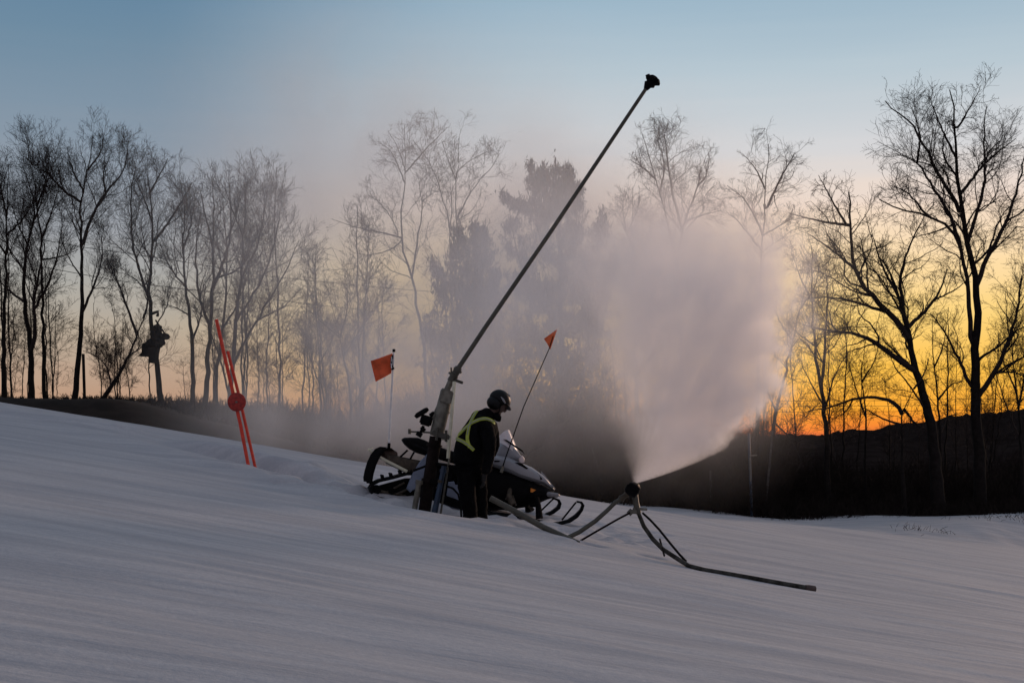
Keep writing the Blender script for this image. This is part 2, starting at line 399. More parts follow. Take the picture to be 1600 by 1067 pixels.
def resample(pts, S, rng, jit=0.0):
    pts = np.array(pts, float); seg = np.linalg.norm(np.diff(pts, axis=0), axis=1); cum = np.concatenate([[0], np.cumsum(seg)])
    # Catmull-like smoothing through linear + chaikin
    q = pts
    for _ in range(2):
        q2 = [q[0]]
        for i in range(len(q) - 1): q2 += [q[i] * .75 + q[i + 1] * .25, q[i] * .25 + q[i + 1] * .75]
        q = np.array(q2 + [q[-1]])
    seg = np.linalg.norm(np.diff(q, axis=0), axis=1); cum = np.concatenate([[0], np.cumsum(seg)])
    s = np.linspace(0, cum[-1], S); out = np.stack([np.interp(s, cum, q[:, i]) for i in range(3)], 1)
    if jit > 0 and S > 2:
        out[1:-1] += rng.normal(0, jit, (S - 2, 3)) * cum[-1]
    return out, cum[-1]
def grow(Pp, Rp, Lp, m, rng, tlo, thi, llo, lhi, S, ang=(28, 62), up=.10, wig=.22, rad=.43, rmin=.005, taper=.3):
    """children of every parent branch"""
    N, Sp, _ = Pp.shape
    cnt = np.maximum(2, np.round(m * (0.75 + .5 * rng.random(N)) * (Lp / np.mean(Lp)) ** .6)).astype(int) if N > 1 else np.array([m])
    idx = np.repeat(np.arange(N), cnt); n = len(idx)
    t = tlo + (thi - tlo) * rng.random(n)
    f = t * (Sp - 1); i0 = np.minimum(f.astype(int), Sp - 2); fr = (f - i0)[:, None]
    p0 = Pp[idx, i0] * (1 - fr) + Pp[idx, i0 + 1] * fr
    tan = Pp[idx, i0 + 1] - Pp[idx, i0]; tan /= np.linalg.norm(tan, axis=1, keepdims=True) + 1e-9
    rp = Rp[idx, i0] * (1 - fr[:, 0]) + Rp[idx, i0 + 1] * fr[:, 0]
    rnd = rng.normal(0, 1, (n, 3)); rnd -= tan * np.sum(rnd * tan, 1, keepdims=True); rnd /= np.linalg.norm(rnd, axis=1, keepdims=True) + 1e-9
    a = np.radians(ang[0] + (ang[1] - ang[0]) * rng.random(n))[:, None]
    dr = tan * np.cos(a) + rnd * np.sin(a); dr[:, 2] += up; dr /= np.linalg.norm(dr, axis=1, keepdims=True)
    L = Lp[idx] * (llo + (lhi - llo) * rng.random(n)) * (1.15 - .65 * t)
    pts = np.empty((n, S, 3)); pts[:, 0] = p0; step = (L / (S - 1))[:, None]
    for s in range(1, S):
        pts[:, s] = pts[:, s - 1] + dr * step
        dr = dr + rng.normal(0, wig, (n, 3)); dr[:, 2] += up * .6; dr /= np.linalg.norm(dr, axis=1, keepdims=True)
    r0 = np.maximum(rmin, rp * rad * (.75 + .4 * rng.random(n)))
    R = r0[:, None] * (1 - (1 - taper) * np.linspace(0, 1, S)[None, :]); R = np.maximum(R, rmin * .8)
    return pts, R, L
def tree(name, label, Y, trunk, limbs, seed, r0=.16, dens=1.0, L1=1.0, bark='bark', group=None, twig=1.0, cat='tree', spread=1.0, tlo=.45, up=.10, wig=.27, rmin=.0038, ang=(28, 62), lr=1.0):
    """trunk: list of px points bottom -> top; limbs: list of (points, base radius px)"""
    rng = nprng(seed)
    x0 = (trunk[0][0] - 800) / F * Y
    gz = float(woodz(x0)) - .35
    pts = [np.array(P(px, py, Y)) for px, py in trunk]
    if pts[0][2] > gz: pts.insert(0, np.array([pts[0][0], Y, gz]))
    wob = rng.normal(0, .25, 2)
    for i, p in enumerate(pts): p[1] += wob[0] * math.sin(i * 1.3) * i / len(pts)
    root = thing(name, (pts[0][0], Y, gz), label, cat, group)
    S = 26
    tp, TL = resample(pts, S, rng, .002)
    fr = np.linspace(0, 1, S)
    tr = r0 * (1 - .93 * fr ** .85); tr[:2] *= np.array([1.25, 1.08]); tr = np.maximum(tr, .010)
    V, Q = tubes(tp[None], tr[None], 9)
    npmesh('trunk', V, Q, M[bark], root)
    vs, qs, nv = [], [], 0
    par = [(tp[int(S * tlo):], tr[int(S * tlo):], TL * (1 - tlo))]
    SS = 16
    limbP, limbR, limbL = [], [], []
    q, L = resample(par[0][0], SS, rng); limbP.append(q); limbR.append(np.interp(np.linspace(0, 1, SS), np.linspace(0, 1, len(par[0][1])), par[0][1])); limbL.append(L)
    first = True
    newP, newR = [], []
    for item in limbs:
        lp, rp = item
        side = rng.choice([-1, 1]) * rng.uniform(.4, 1.3)
        # attach to nearest point of the trunk or an earlier limb, in the picture plane
        tgt = P(lp[0][0], lp[0][1], Y)
        best = None
        for c in [tp] + newP:
            dd = (c[:, 0] - tgt.x) ** 2 + (c[:, 2] - tgt.z) ** 2; k = int(dd.argmin())
            if best is None or dd[k] < best[0]: best = (dd[k], c[k])
        yb = best[1][1]
        pp = [np.array(best[1])]
        n = len(lp)
        for i in range(n):
            if i == 0:
                if best[0] < .04: continue
            g = i / max(1, n - 1)
            yy = yb + side * g * 1.2
            pp.append(np.array(P(lp[i][0], lp[i][1], yy)))
        q, L = resample(pp, SS, rng, .004)
        r = lr * rp * Y / F * (1 - .8 * np.linspace(0, 1, SS)); r = np.maximum(r, .010)
        newP.append(q); newR.append(r); limbP.append(q); limbR.append(r); limbL.append(L)
    LP = np.array(limbP); LR = np.array(limbR); LL = np.array(limbL)
    if newP:
        V, Q = tubes(np.array(newP), np.array(newR), 6); vs.append(V); qs.append(Q + nv); nv += len(V)
    Lf = np.clip(LL, 1.6, 4.5) * spread
    a1 = grow(LP, LR, Lf, int(9 * dens), rng, .20, 1.0, .30 * L1, .66 * L1, 8, ang=ang, up=up, wig=wig, rmin=rmin * 1.6)
    a2 = grow(*a1, max(4, int(6 * dens)), rng, .12, 1.0, .38, .70, 5, up=up * .7, wig=wig * 1.1, rmin=rmin * 1.15)
    a3 = grow(*a2, int(5 * twig), rng, .12, 1.0, .38, .75, 4, up=up * .6, wig=wig * 1.2, rmin=rmin)
    for a, k in ((a1, 4), (a2, 3), (a3, 3)):
        V, Q = tubes(a[0], a[1], k); vs.append(V); qs.append(Q + nv); nv += len(V)
    npmesh('crown', np.concatenate(vs), np.concatenate(qs), M['twig'] if bark == 'bark' else M['bark2'], root)
    return root

TG = 'bare trees of the wood edge'
tree('bare_tree', 'tall straight tree cut by the left edge of the photo', 50, [(6,628),(6,520),(8,420),(9,330),(14,260)], [([(8,372),(28,352),(42,335),(60,300)],2.4),([(8,400),(-15,360),(-30,310)],2.2),([(9,340),(0,290),(-8,250)],2)], 101, 0.102, dens=1.35, twig=1.4, rmin=.0034, up=.2, wig=.22, ang=(20, 48), lr=.8)
tree('bare_tree', 'forked tree with two stems from one thick bole near the left edge', 50, [(48,628),(50,560),(43,505),(37,455),(41,385),(54,345),(50,300),(38,262)], [([(50,545),(58,515),(50,480),(63,420),(70,380)],4.5),([(37,468),(15,455),(-5,436)],3),([(41,385),(28,350),(18,320)],2),([(56,490),(75,450),(90,400),(98,350)],3),([(52,345),(70,300),(80,260)],2)], 102, 0.129, dens=1.35, twig=1.4, rmin=.0034, up=.2, wig=.22, ang=(20, 48), lr=.8)
tree('bare_tree', 'slim upright tree with a narrow top just right of the forked stem', 51, [(70,625),(68,540),(66,450),(67,370),(56,320),(50,270),(40,225)], [([(66,415),(100,400),(122,390)],2),([(67,372),(85,320),(92,290)],2),([(60,330),(75,280),(72,245)],2)], 103, 0.082, dens=1.35, twig=1.4, rmin=.0034, up=.2, wig=.22, ang=(20, 48), lr=.8)
tree('bare_tree', 'tallest tree of the left group with a long clear stem and open crown', 50, [(116,628),(123,560),(128,470),(130,400),(125,330),(127,298),(140,250),(146,215)], [([(124,322),(97,297),(70,265),(58,232)],3),([(132,385),(145,335),(165,300),(195,270),(200,235)],3.6),([(128,490),(150,440),(162,400),(158,368)],3),([(127,300),(112,265),(105,230)],2),([(162,302),(160,270),(172,245)],2),([(134,272),(158,240),(162,215)],2),([(126,440),(105,400),(95,370)],1.8)], 104, 0.116, dens=1.35, twig=1.4, rmin=.0034, up=.2, wig=.22, ang=(20, 48), lr=.8)
tree('leaning_tree', 'short tree leaning strongly to the right above the dark bank', 49, [(155,632),(185,588),(205,548),(218,512),(230,485)], [([(208,520),(200,482),(184,440),(170,410)],3),([(172,602),(168,572),(150,555),(130,548)],1.8),([(222,500),(232,470),(228,430)],2.4),([(200,555),(225,540),(250,520)],1.4)], 105, 0.102, dens=1.35, twig=1.4, rmin=.0034, up=.2, wig=.22, ang=(20, 48), lr=.8)
tree('bare_tree', 'tall tree holding the dark bundle against its stem', 50, [(252,640),(248,590),(241,540),(236,500),(232,450),(237,400),(237,340),(235,290),(228,255)], [([(232,472),(216,420),(205,370),(204,300),(212,262)],3),([(237,385),(262,350),(285,315),(300,285)],3),([(240,512),(262,480),(268,440)],1.6),([(237,345),(222,300),(205,270)],2),([(236,300),(252,270),(262,248)],2),([(232,450),(205,430),(180,425)],1.6)], 106, 0.116, dens=1.35, twig=1.4, rmin=.0034, up=.2, wig=.22, ang=(20, 48), lr=.8)
tree('bare_tree', 'dark upright tree just left of the red marker top', 51, [(300,655),(302,580),(300,520),(290,450),(285,390),(290,330),(282,285)], [([(300,530),(318,480),(322,430)],2.4),([(289,450),(265,420),(250,380)],2.2),([(286,390),(300,350),(305,300)],2.2),([(298,500),(275,480),(255,475)],1.8)], 107, 0.102, dens=1.35, twig=1.4, rmin=.0034, up=.2, wig=.22, ang=(20, 48), lr=.8)
tree('bare_tree', 'dense tree with ascending limbs standing behind the red marker top', 52, [(318,660),(322,590),(326,520),(336,450),(336,380),(332,300),(326,268)], [([(326,520),(310,460),(305,400),(312,340)],2.8),([(336,450),(355,400),(362,340),(358,290)],3),([(336,390),(322,340),(310,290)],2),([(334,440),(380,420),(395,380)],2)], 108, 0.116)
tree('bare_tree', 'broad spreading tree at the right end of the left group', 51, [(358,690),(360,610),(366,520),(376,440),(382,360),(386,300),(380,270)], [([(362,565),(400,500),(440,440),(468,375)],3.2),([(368,505),(410,440),(432,370),(440,320)],3),([(376,440),(405,380),(415,320),(410,285)],2.8),([(360,620),(345,560),(322,500),(318,470)],2.5),([(380,370),(360,320),(350,285)],2),([(400,500),(445,480),(470,450)],2)], 109, 0.122, dens=1.6, twig=1.5, rmin=.0034, up=.2, wig=.22, ang=(20, 48), lr=.8)
tree('bare_tree', 'slender tree with steep limbs behind the red disc', 53, [(340,680),(336,600),(346,520),(356,440),(352,350),(348,300)], [([(346,520),(375,470),(390,420)],2.2),([(356,440),(340,390),(335,340)],2),([(354,380),(370,340),(375,300)],2)], 110, 0.095, dens=1.35, twig=1.4, rmin=.0034, up=.2, wig=.22, ang=(20, 48), lr=.8)
tree('bare_tree', 'low crooked tree in the thin mist left of the square flag', 54, [(548,720),(549,650),(546,595),(531,529),(516,468)], [([(532,530),(500,500),(475,480)],2),([(540,560),(565,510),(590,480),(600,450)],2.2),([(531,529),(545,480),(540,430)],2),([(548,640),(580,590),(600,560)],1.8)], 111, 0.088, dens=1.4, twig=1.4, rmin=.0034, up=.2, wig=.22, ang=(20, 48), lr=.8)
tree('bare_tree', 'small tree with upswept twigs at the edge of the mist', 55, [(500,715),(503,640),(498,580),(502,520),(498,475)], [([(500,600),(480,550),(470,510)],1.6),([(500,570),(520,530),(530,490)],1.6)], 112, 0.068, dens=1.4, twig=1.4, rmin=.0034, up=.2, wig=.22, ang=(20, 48), lr=.8)
tree('bare_tree', 'tall misty tree with long level limbs reaching left', 52, [(672,740),(668,640),(662,525),(646,436),(624,372),(629,305),(632,269),(633,198)], [([(624,372),(591,362),(552,355),(518,342)],2.6),([(645,433),(652,379),(662,319),(650,270)],3),([(632,273),(662,237),(698,200)],2.2),([(630,280),(612,235),(590,222)],2),([(626,380),(600,395),(560,400),(540,385)],2),([(622,360),(600,320),(575,305)],1.8),([(632,262),(622,230),(606,205)],1.6),([(661,320),(680,300),(690,280)],1.4)], 113, 0.095, dens=1.1, twig=1.2, lr=.6, rmin=.0034)
tree('bare_tree', 'misty tree with a fan of thin upper limbs left of the long lance', 52, [(715,740),(712,600),(712,450),(714,340),(712,287),(718,216)], [([(713,400),(698,333),(687,294),(673,255),(645,219)],2.4),([(714,345),(741,290),(769,262),(780,240)],2.4),([(712,270),(735,250),(760,238)],1.6),([(712,287),(700,250),(690,220)],1.6),([(716,350),(740,330),(752,300)],1.6)], 114, 0.085, dens=1.1, twig=1.2, lr=.6, rmin=.0034)
tree('birch_tree', 'tall fine-twigged tree rising behind the lance above the plume', 51, [(1075,760),(1066,600),(1062,480),(1057,407),(1041,342),(1027,282),(1013,239),(1003,212)], [([(1060,400),(1070,342),(1090,293),(1096,262)],3),([(1057,360),(1049,299),(1043,250),(1038,210)],2.6),([(1027,285),(1005,262),(985,250)],1.8),([(1090,295),(1105,275),(1108,250)],1.6),([(1030,300),(1040,260),(1030,225)],2),([(1070,345),(1100,335),(1125,330)],1.5)], 115, 0.119, dens=1.3, twig=1.5, rmin=.0036)
tree('birch_tree', 'narrow misty tree beside the taller fine-twigged one', 53, [(1000,760),(996,600),(992,424),(990,353),(989,293)], [([(992,400),(975,350),(972,310)],1.8),([(992,420),(1015,370),(1020,330)],1.8),([(990,360),(1000,320),(998,290)],1.6)], 116, 0.093, dens=1.3, twig=1.5, rmin=.0036)
tree('bare_tree', 'lone slim tree with a vase-shaped top at the right edge of the plume', 51, [(1185,770),(1184,600),(1187,424),(1190,375),(1196,337),(1194,291),(1201,244),(1201,226)], [([(1196,331),(1212,293),(1242,239)],2.6),([(1188,355),(1166,312),(1136,290)],2),([(1190,385),(1155,345),(1130,328)],1.6),([(1195,300),(1180,262),(1165,245)],1.6),([(1190,370),(1220,352),(1240,340)],1.6)], 117, 0.111, dens=1.1, twig=1.2, rmin=.0036)
tree('leaning_tree', 'thin tree leaning right out of the plume into the orange sky', 49, [(1195,790),(1206,671),(1223,598),(1240,533),(1254,468),(1262,420)], [([(1215,640),(1195,600),(1190,570)],2),([(1240,533),(1215,500),(1205,460)],1.8),([(1250,490),(1275,450),(1280,410)],1.6),([(1212,655),(1240,690),(1255,730)],1.6)], 118, 0.102, dens=1.3, rmin=.0038)
tree('bare_tree', 'twin-stemmed tree before the brightest orange sky', 49, [(1293,790),(1292,697),(1288,628),(1273,550),(1268,464),(1266,385)], [([(1283,606),(1290,520),(1294,464),(1290,420)],3),([(1288,640),(1305,580),(1330,545)],1.8),([(1273,545),(1245,520),(1225,500)],1.6),([(1268,464),(1248,430),(1240,400)],1.6),([(1290,640),(1262,590),(1250,560)],1.6)], 119, 0.128, dens=1.3, rmin=.0038)
tree('leaning_tree', 'massive forked tree leaning left with long arching limbs before the sunset', 48, [(1468,795),(1460,720),(1456,654),(1431,582),(1419,511),(1400,455),(1386,415),(1374,400)], [
 ([(1428,582),(1390,552),(1352,524),(1296,516),(1253,507)],5.0),([(1419,522),(1395,494),(1365,462),(1339,438),(1331,404),(1329,343),(1326,300)],5.2),
 ([(1387,494),(1352,477),(1305,464),(1262,466)],3),([(1334,421),(1296,387),(1262,365)],2.6),([(1330,356),(1288,348),(1232,333)],2.6),([(1328,343),(1300,313),(1279,274)],2.2),
 ([(1416,500),(1404,430),(1424,376),(1445,335)],3.2),([(1426,512),(1445,486),(1467,461),(1480,420)],3.6),([(1467,461),(1500,450),(1515,430)],1.6),([(1400,455),(1375,410),(1362,360)],2.4),([(1412,500),(1380,440),(1350,400)],2),([(1450,640),(1420,600),(1398,575),(1388,545)],2)], 120, 0.270, dens=1.15, twig=1.2, rmin=.0046)
tree('crooked_tree', 'low crooked tree with arching branches at the foot of the leaning one', 47.5, [(1413,800),(1410,725),(1408,654),(1412,640),(1428,607)], [([(1409,645),(1399,629),(1370,620),(1340,621),(1300,636),(1258,644)],3.6),([(1408,660),(1380,655),(1355,640),(1340,632)],2.2),([(1340,621),(1322,645),(1300,655)],1.6),([(1428,607),(1445,585),(1450,560)],1.8),([(1412,640),(1432,665),(1450,672)],2.6)], 121, 0.099, dens=.9, L1=.7)
tree('bare_tree', 'largest tree on the right with a broad round crown of many limbs', 49, [(1531,795),(1531,720),(1529,636),(1524,582),(1526,511),(1522,440),(1513,383),(1504,334),(1497,252),(1492,191),(1478,145)], [
 ([(1527,560),(1513,497),(1510,423),(1497,376),(1481,348),(1445,334),(1396,326),(1374,312)],4.4),([(1500,395),(1485,334),(1453,287),(1435,252),(1399,241)],3.4),([(1506,341),(1488,309),(1467,277),(1445,227),(1421,188),(1383,158)],3.6),
 ([(1513,370),(1535,309),(1542,262),(1535,209),(1542,166)],3.2),([(1524,450),(1545,398),(1574,348),(1591,294),(1602,240)],4.4),([(1508,310),(1538,255),(1588,216)],3),([(1494,205),(1513,173),(1531,140)],2.2),([(1497,252),(1470,200),(1452,150)],2.2),
 ([(1517,607),(1497,558),(1474,515),(1453,490)],3.4),([(1531,622),(1559,575),(1577,529),(1591,483),(1597,430)],4.6),([(1530,560),(1559,543),(1588,515),(1612,505)],2.8),([(1445,334),(1420,300),(1390,290)],2),([(1435,252),(1440,210),(1425,170)],2),([(1574,348),(1600,330),(1625,300)],2),
 ([(1518,420),(1550,385),(1560,340),(1590,310)],2.4),([(1481,348),(1455,365),(1420,372)],1.8),([(1499,270),(1470,240),(1478,190)],2)], 122, 0.243, dens=1.2, twig=1.2, rmin=.0046)
tree('bare_tree', 'thin wavy tree between the leaning giant and the largest tree', 49.5, [(1468,800),(1470,740),(1469,672),(1467,611),(1456,554),(1454,500)], [([(1466,620),(1485,600),(1505,595)],2),([(1468,680),(1480,650),(1500,645)],1.8),([(1460,570),(1475,540),(1478,510)],1.5)], 123, 0.081, dens=.8, L1=.7)
tree('shrubby_tree', 'many-stemmed low tree at the right edge of the photo', 49, [(1596,795),(1596,700),(1590,620),(1582,560),(1580,500)], [([(1595,690),(1570,630),(1555,580)],2),([(1596,690),(1612,620),(1620,560)],2.4),([(1592,640),(1605,570),(1600,510)],2),([(1590,610),(1565,560),(1560,520)],1.6)], 124, 0.090, dens=1.1)
tree('bare_tree', 'slim crooked tree left of the massive leaning one', 51, [(1352,800),(1350,700),(1356,640),(1348,590),(1352,530)], [([(1352,650),(1335,600),(1325,560)],1.5),([(1352,600),(1370,560),(1375,520)],1.5)], 125, 0.072, dens=1.0, L1=.8)

# cedars: several leaders, tiers of upswept sprays, pointed tops
def cedar(name, label, Y, base, spires, seed):
    rng = nprng(seed); x0 = (base[0] - 800) / F * Y; gz = float(woodz(x0)) - .3; k = Y / F
    root = thing(name, (x0, Y, gz), label, 'tree')
    tops = [(np.array(P(px, py, Y + rng.uniform(-.5, .5))), w * k, sp) for px, py, w, sp in spires]
    main = tops[0][0]; a = np.array([x0, Y, gz])
    tp, L = resample([a, a * .5 + main * .5 + np.array([.12, 0, 0]), main], 24, rng, .002)
    V, Q = tubes(tp[None], (.17 * (1 - .9 * np.linspace(0, 1, 24)) + .008)[None], 8); npmesh('trunk', V, Q, M['bark2'], root)
    vs, qs, nv, ends = [], [], 0, []
    for q, (top, w, sp) in enumerate(tops):
        H_ = top[2] - gz; low = top[2] - sp * k
        kz = np.clip(int((low - .6 * w - gz) / max(.1, tp[-1, 2] - gz) * 23), 2, 21); st = tp[kz]
        if q: ld, _ = resample([st, np.array([top[0] * .75 + st[0] * .25, top[1], low]), top], 16, rng, .003)
        else: ld = tp[kz:]; ld, _ = resample(ld, 16, rng)
        V, Q = tubes(ld[None], np.linspace(.055, .010, 16)[None], 5); vs.append(V); qs.append(Q + nv); nv += len(V)
        nb = int(16 + sp * .26); f = rng.random(nb) ** .9
        i0 = np.minimum((f * 15).astype(int), 14); p0 = ld[i0]
        an = rng.uniform(0, 2 * np.pi, nb); rad = w * (1 - f) ** .75 * rng.uniform(.35, 1.3, nb) + .06
        tip = p0 + np.stack([np.cos(an) * rad, np.sin(an) * rad, rad * rng.uniform(-.05, .55, nb)], 1)
        mid = (p0 + tip) / 2 - np.array([0, 0, .08])
        V, Q = tubes(np.stack([p0, mid, tip], 1), np.tile(np.array([[.026, .016, .006]]), (nb, 1)), 3); vs.append(V); qs.append(Q + nv); nv += len(V)
        ns = 5; tt = np.linspace(.45, 1.0, ns)
        for u in tt: ends.append((p0 * (1 - u) + tip * u, rad))
        ends.append((ld[-5:], np.full(5, .15)))
    npmesh('branches', np.concatenate(vs), np.concatenate(qs), M['bark2'], root)
    T = np.concatenate([e for e, _ in ends]); per = 7; n = len(T) * per
    c = np.repeat(T, per, 0) + rng.normal(0, 1, (n, 3)) * np.array([.075, .075, .11])
    dr = rng.normal(0, .42, (n, 3)) + np.array([0, 0, .8]); dr /= np.linalg.norm(dr, axis=1, keepdims=True)
    sd = np.cross(dr, rng.normal(0, 1, (n, 3))); sd /= np.linalg.norm(sd, axis=1, keepdims=True) + 1e-9
    ln = rng.uniform(.06, .19, (n, 1)); wd = rng.uniform(.010, .030, (n, 1))
    V = np.stack([c - dr * ln, c + sd * wd, c + dr * ln, c - sd * wd], 1).reshape(-1, 3)
    npmesh('crown', V, np.arange(n * 4).reshape(-1, 4), M['needle'], root, smooth=False)
cedar('cedar_tree', 'tall misty evergreen with several pointed tops behind the lance', 50, (880, 745), [(868,246,70,300),(829,250,42,130),(904,284,46,150),(889,258,24,60),(850,262,22,50),(942,325,60,150),(795,322,50,120),(820,400,90,150),(915,400,95,160),(962,390,34,90),(855,440,100,160),(780,300,12,25),(925,480,80,120),(800,500,70,120)], 201)
cedar('cedar_tree', 'shorter misty evergreen left of the long lance', 49, (735, 735), [(742,344,60,200),(715,354,36,110),(758,352,30,90),(690,430,60,110),(775,420,46,120),(672,402,24,40),(720,470,90,140),(664,500,50,90),(750,500,70,120)], 202)

# background saplings and slim trees, standing deeper in the wood
def sapling(seed, h, lean=0.0, group=None):
    rng = nprng(seed); root = thing('slim_tree', (0, 0, 0), 'slim bare tree deep in the wood behind the front row', 'tree', 'slim trees deeper in the wood')
    pts = [np.array([0, 0, -.4]), np.array([lean * .3, .1, h * .35]), np.array([lean * .5 + .15, -.1, h * .7]), np.array([lean, 0, h])]
    tp, L = resample(pts, 20, rng, .003); tr = .036 * h / 6 * (1 - .85 * np.linspace(0, 1, 20)) + .006
    V, Q = tubes(tp[None], tr[None], 6); npmesh('trunk', V, Q, M['bark'], root)
    a1 = grow(tp[None, 5:], tr[None, 5:], np.array([h * .7]), 16, rng, .02, 1, .25, .5, 8, ang=(25, 60), up=.1, rmin=.008)
    a2 = grow(*a1, 6, rng, .1, 1, .35, .65, 5, rmin=.006); a3 = grow(*a2, 5, rng, .1, 1, .4, .7, 3, rmin=.005)
    vs, qs, nv = [], [], 0
    for a, k in ((a1, 4), (a2, 3), (a3, 3)):
        V, Q = tubes(a[0], a[1], k); vs.append(V); qs.append(Q + nv); nv += len(V)
    npmesh('crown', np.concatenate(vs), np.concatenate(qs), M['twig'], root)
    return root
protos = [sapling(301, 6.5, .4), sapling(302, 5.5, -.3), sapling(303, 7.5, .2), sapling(304, 4.5, .6)]
rr = random.Random(5); used = set()
spots = [rr.uniform(-30, 1640) for _ in range(26)] + [rr.uniform(380, 1000) for _ in range(26)] + [rr.uniform(1180, 1620) for _ in range(14)] + [rr.uniform(0, 420) for _ in range(5)] + [rr.uniform(-10, 560) for _ in range(30)]
for i, px in enumerate(spots):
    k = i % 4; Y = rr.uniform(53, 72); x = (px - 800) / F * Y
    src = protos[k]
    if k not in used: o = src; used.add(k)
    else:
        o = src.copy(); COL.objects.link(o)
        for ch in list(src.children):
            c_ = ch.copy(); COL.objects.link(c_); c_.parent = o
    s = rr.uniform(.7, 1.15) * (1.25 if 380 < px < 1000 else 1) * (.6 if i >= 71 else 1)
    o.location = (x, Y, float(woodz(x)) - .1); o.rotation_euler = (0, 0, rr.uniform(0, 6.28)); o.scale = (s, s, s * rr.uniform(.9, 1.2))

# undergrowth: a thicket nobody could count
def thicket():
    rng = nprng(77)
    n = 22000
    Yd = 45 + 22 * rng.random(n) ** 1.3
    px = rng.uniform(-120, 1720, n); x = (px - 800) / F * Yd
    Yd = np.maximum(Yd, np.where(x > -3, 46.9, 45) + rng.random(n) * 2)
    z = woodz(x) - .15
    hgt = rng.uniform(.35, 1.0, n) * np.interp(px, [-100, 350, 450, 560, 640, 800, 1100, 1190, 1250, 1720], [.55, .6, 1.5, 2.0, 3.4, 4.6, 4.6, 4.0, 2.2, 2.1]) * (.6 + .6 * (.5 + .5 * vnoise(px * .02, Yd * .15, 3)))
    hgt *= np.clip((Yd - 43) / 8, .45, 1) * np.where((x > 4) & (Yd < 49.0), .7, 1)
    S = 5; pts = np.empty((n, S, 3)); pts[:, 0] = np.stack([x, Yd, z], 1)
    d = rng.normal(0, .35, (n, 3)); d[:, 2] = 1; d /= np.linalg.norm(d, axis=1, keepdims=True)
    for s in range(1, S):
        pts[:, s] = pts[:, s - 1] + d * (hgt / (S - 1))[:, None]
        d = d + rng.normal(0, .22, (n, 3)); d /= np.linalg.norm(d, axis=1, keepdims=True)
    R = rng.uniform(.008, .026, n)[:, None] * np.linspace(1, .4, S)[None]
    a = grow(pts, R, hgt, 5, rng, .2, 1, .25, .55, 3, rmin=.006)
    V1, Q1 = tubes(pts, R, 3); V2, Q2 = tubes(a[0], a[1], 3)
    tag(npmesh('undergrowth', np.concatenate([V1, V2]), np.concatenate([Q1, Q2 + len(V1)]), M['brush']), 'dark tangled thicket under the trees along the edge of the snow', 'undergrowth', kind='stuff')
    # dry weeds poking from the far snow patch
    n = 380
    cl = np.array([(1552, 44.5, 1.3), (1575, 45, 1.2), (1440, 41, .9), (1395, 46.5, .8), (1500, 47.5, 2.0), (1330, 47, 1.6), (1600, 47.5, 1.5), (1430, 48, 1.5), (1250, 46, 1.0)])
    ii = rng.integers(0, len(cl), n); Yd = cl[ii, 1] + rng.normal(0, .4, n); x = (cl[ii, 0] - 800) / F * cl[ii, 1] + rng.normal(0, .5, n) * cl[ii, 2]
    z = H(x, Yd) - .02; hgt = rng.uniform(.08, .34, n)
    d = rng.normal(0, .6, (n, 3)); d[:, 2] = 1; d /= np.linalg.norm(d, axis=1, keepdims=True)
    pts = np.stack([np.stack([x, Yd, z], 1) + d * (hgt * t)[:, None] + np.array([0, 0, -1]) * (t * t * .25 * hgt)[:, None] for t in (0, .33, .66, 1)], 1)
    V, Q = tubes(pts, np.full((n, 4), .006) * np.linspace(1, .5, 4)[None], 3)
    tag(npmesh('dry_weeds', V, Q, M['brush']), 'dry weeds poking through the far patch of snow', 'weeds', kind='stuff')
thicket()


# ------------------------------------------------------------ objects
def G(px, py):
    """point where a photo pixel meets the snow slope"""
    u = (px - 800) / F; v = (HOR - py) / F; Y = -1.45 / (v - .024 + .165 * u)
    return Vector((u * Y, Y, Hs(u * Y, Y)))
def T(pts, Y): return [P(a, b, Y) if len(q) == 2 else P(a, b, q[2]) for q in pts for a, b in [q[:2]]]

# ---- red marker: two poles and a disc
mkY = 19.0
g = P(397, 744, mkY)
mk = thing('hazard_marker', (g.x, mkY, Hs(g.x, mkY)), 'leaning orange-red twin pole marker with a round disc, left of the snowmobile', 'marker')
def pole(pts, r, mt, root, name='pole', n=8): return MB().tube(pts, r, n).build(name, mt, root)
pole([P(338, 499, mkY), P(362, 605, mkY + .03), P(375, 660, mkY + .03), P(391, 742, mkY), P(394, 757, mkY)], .024, M['red'], mk)
pole([P(356, 549, mkY + .10), P(372, 612, mkY + .06), P(383, 660, mkY + .07), P(402, 744, mkY + .1), P(405, 760, mkY + .1)], .021, M['red'], mk)
c = P(370, 628, mkY - .01)
dM = Matrix.Rotation(math.radians(13), 4, 'Y') @ Matrix.Rotation(math.radians(90), 4, 'X')
mb = MB(); secs = []
for (rr0, zz0) in ((.112, -.022), (.124, -.016), (.127, 0), (.124, .016), (.112, .022)):
    secs.append([c + Vector((math.cos(a) * rr0 * .98, zz0, math.sin(a) * rr0)) for a in [2 * math.pi * k / 32 for k in range(32)]])
mb.loft(secs).build('disc', M['reddark'], mk)
mb = MB(); mb.tube([c + Vector((0, -.021, 0)), c + Vector((0, -.034, 0))], .014, 10); mb.build('bolt', M['galv'], mk)

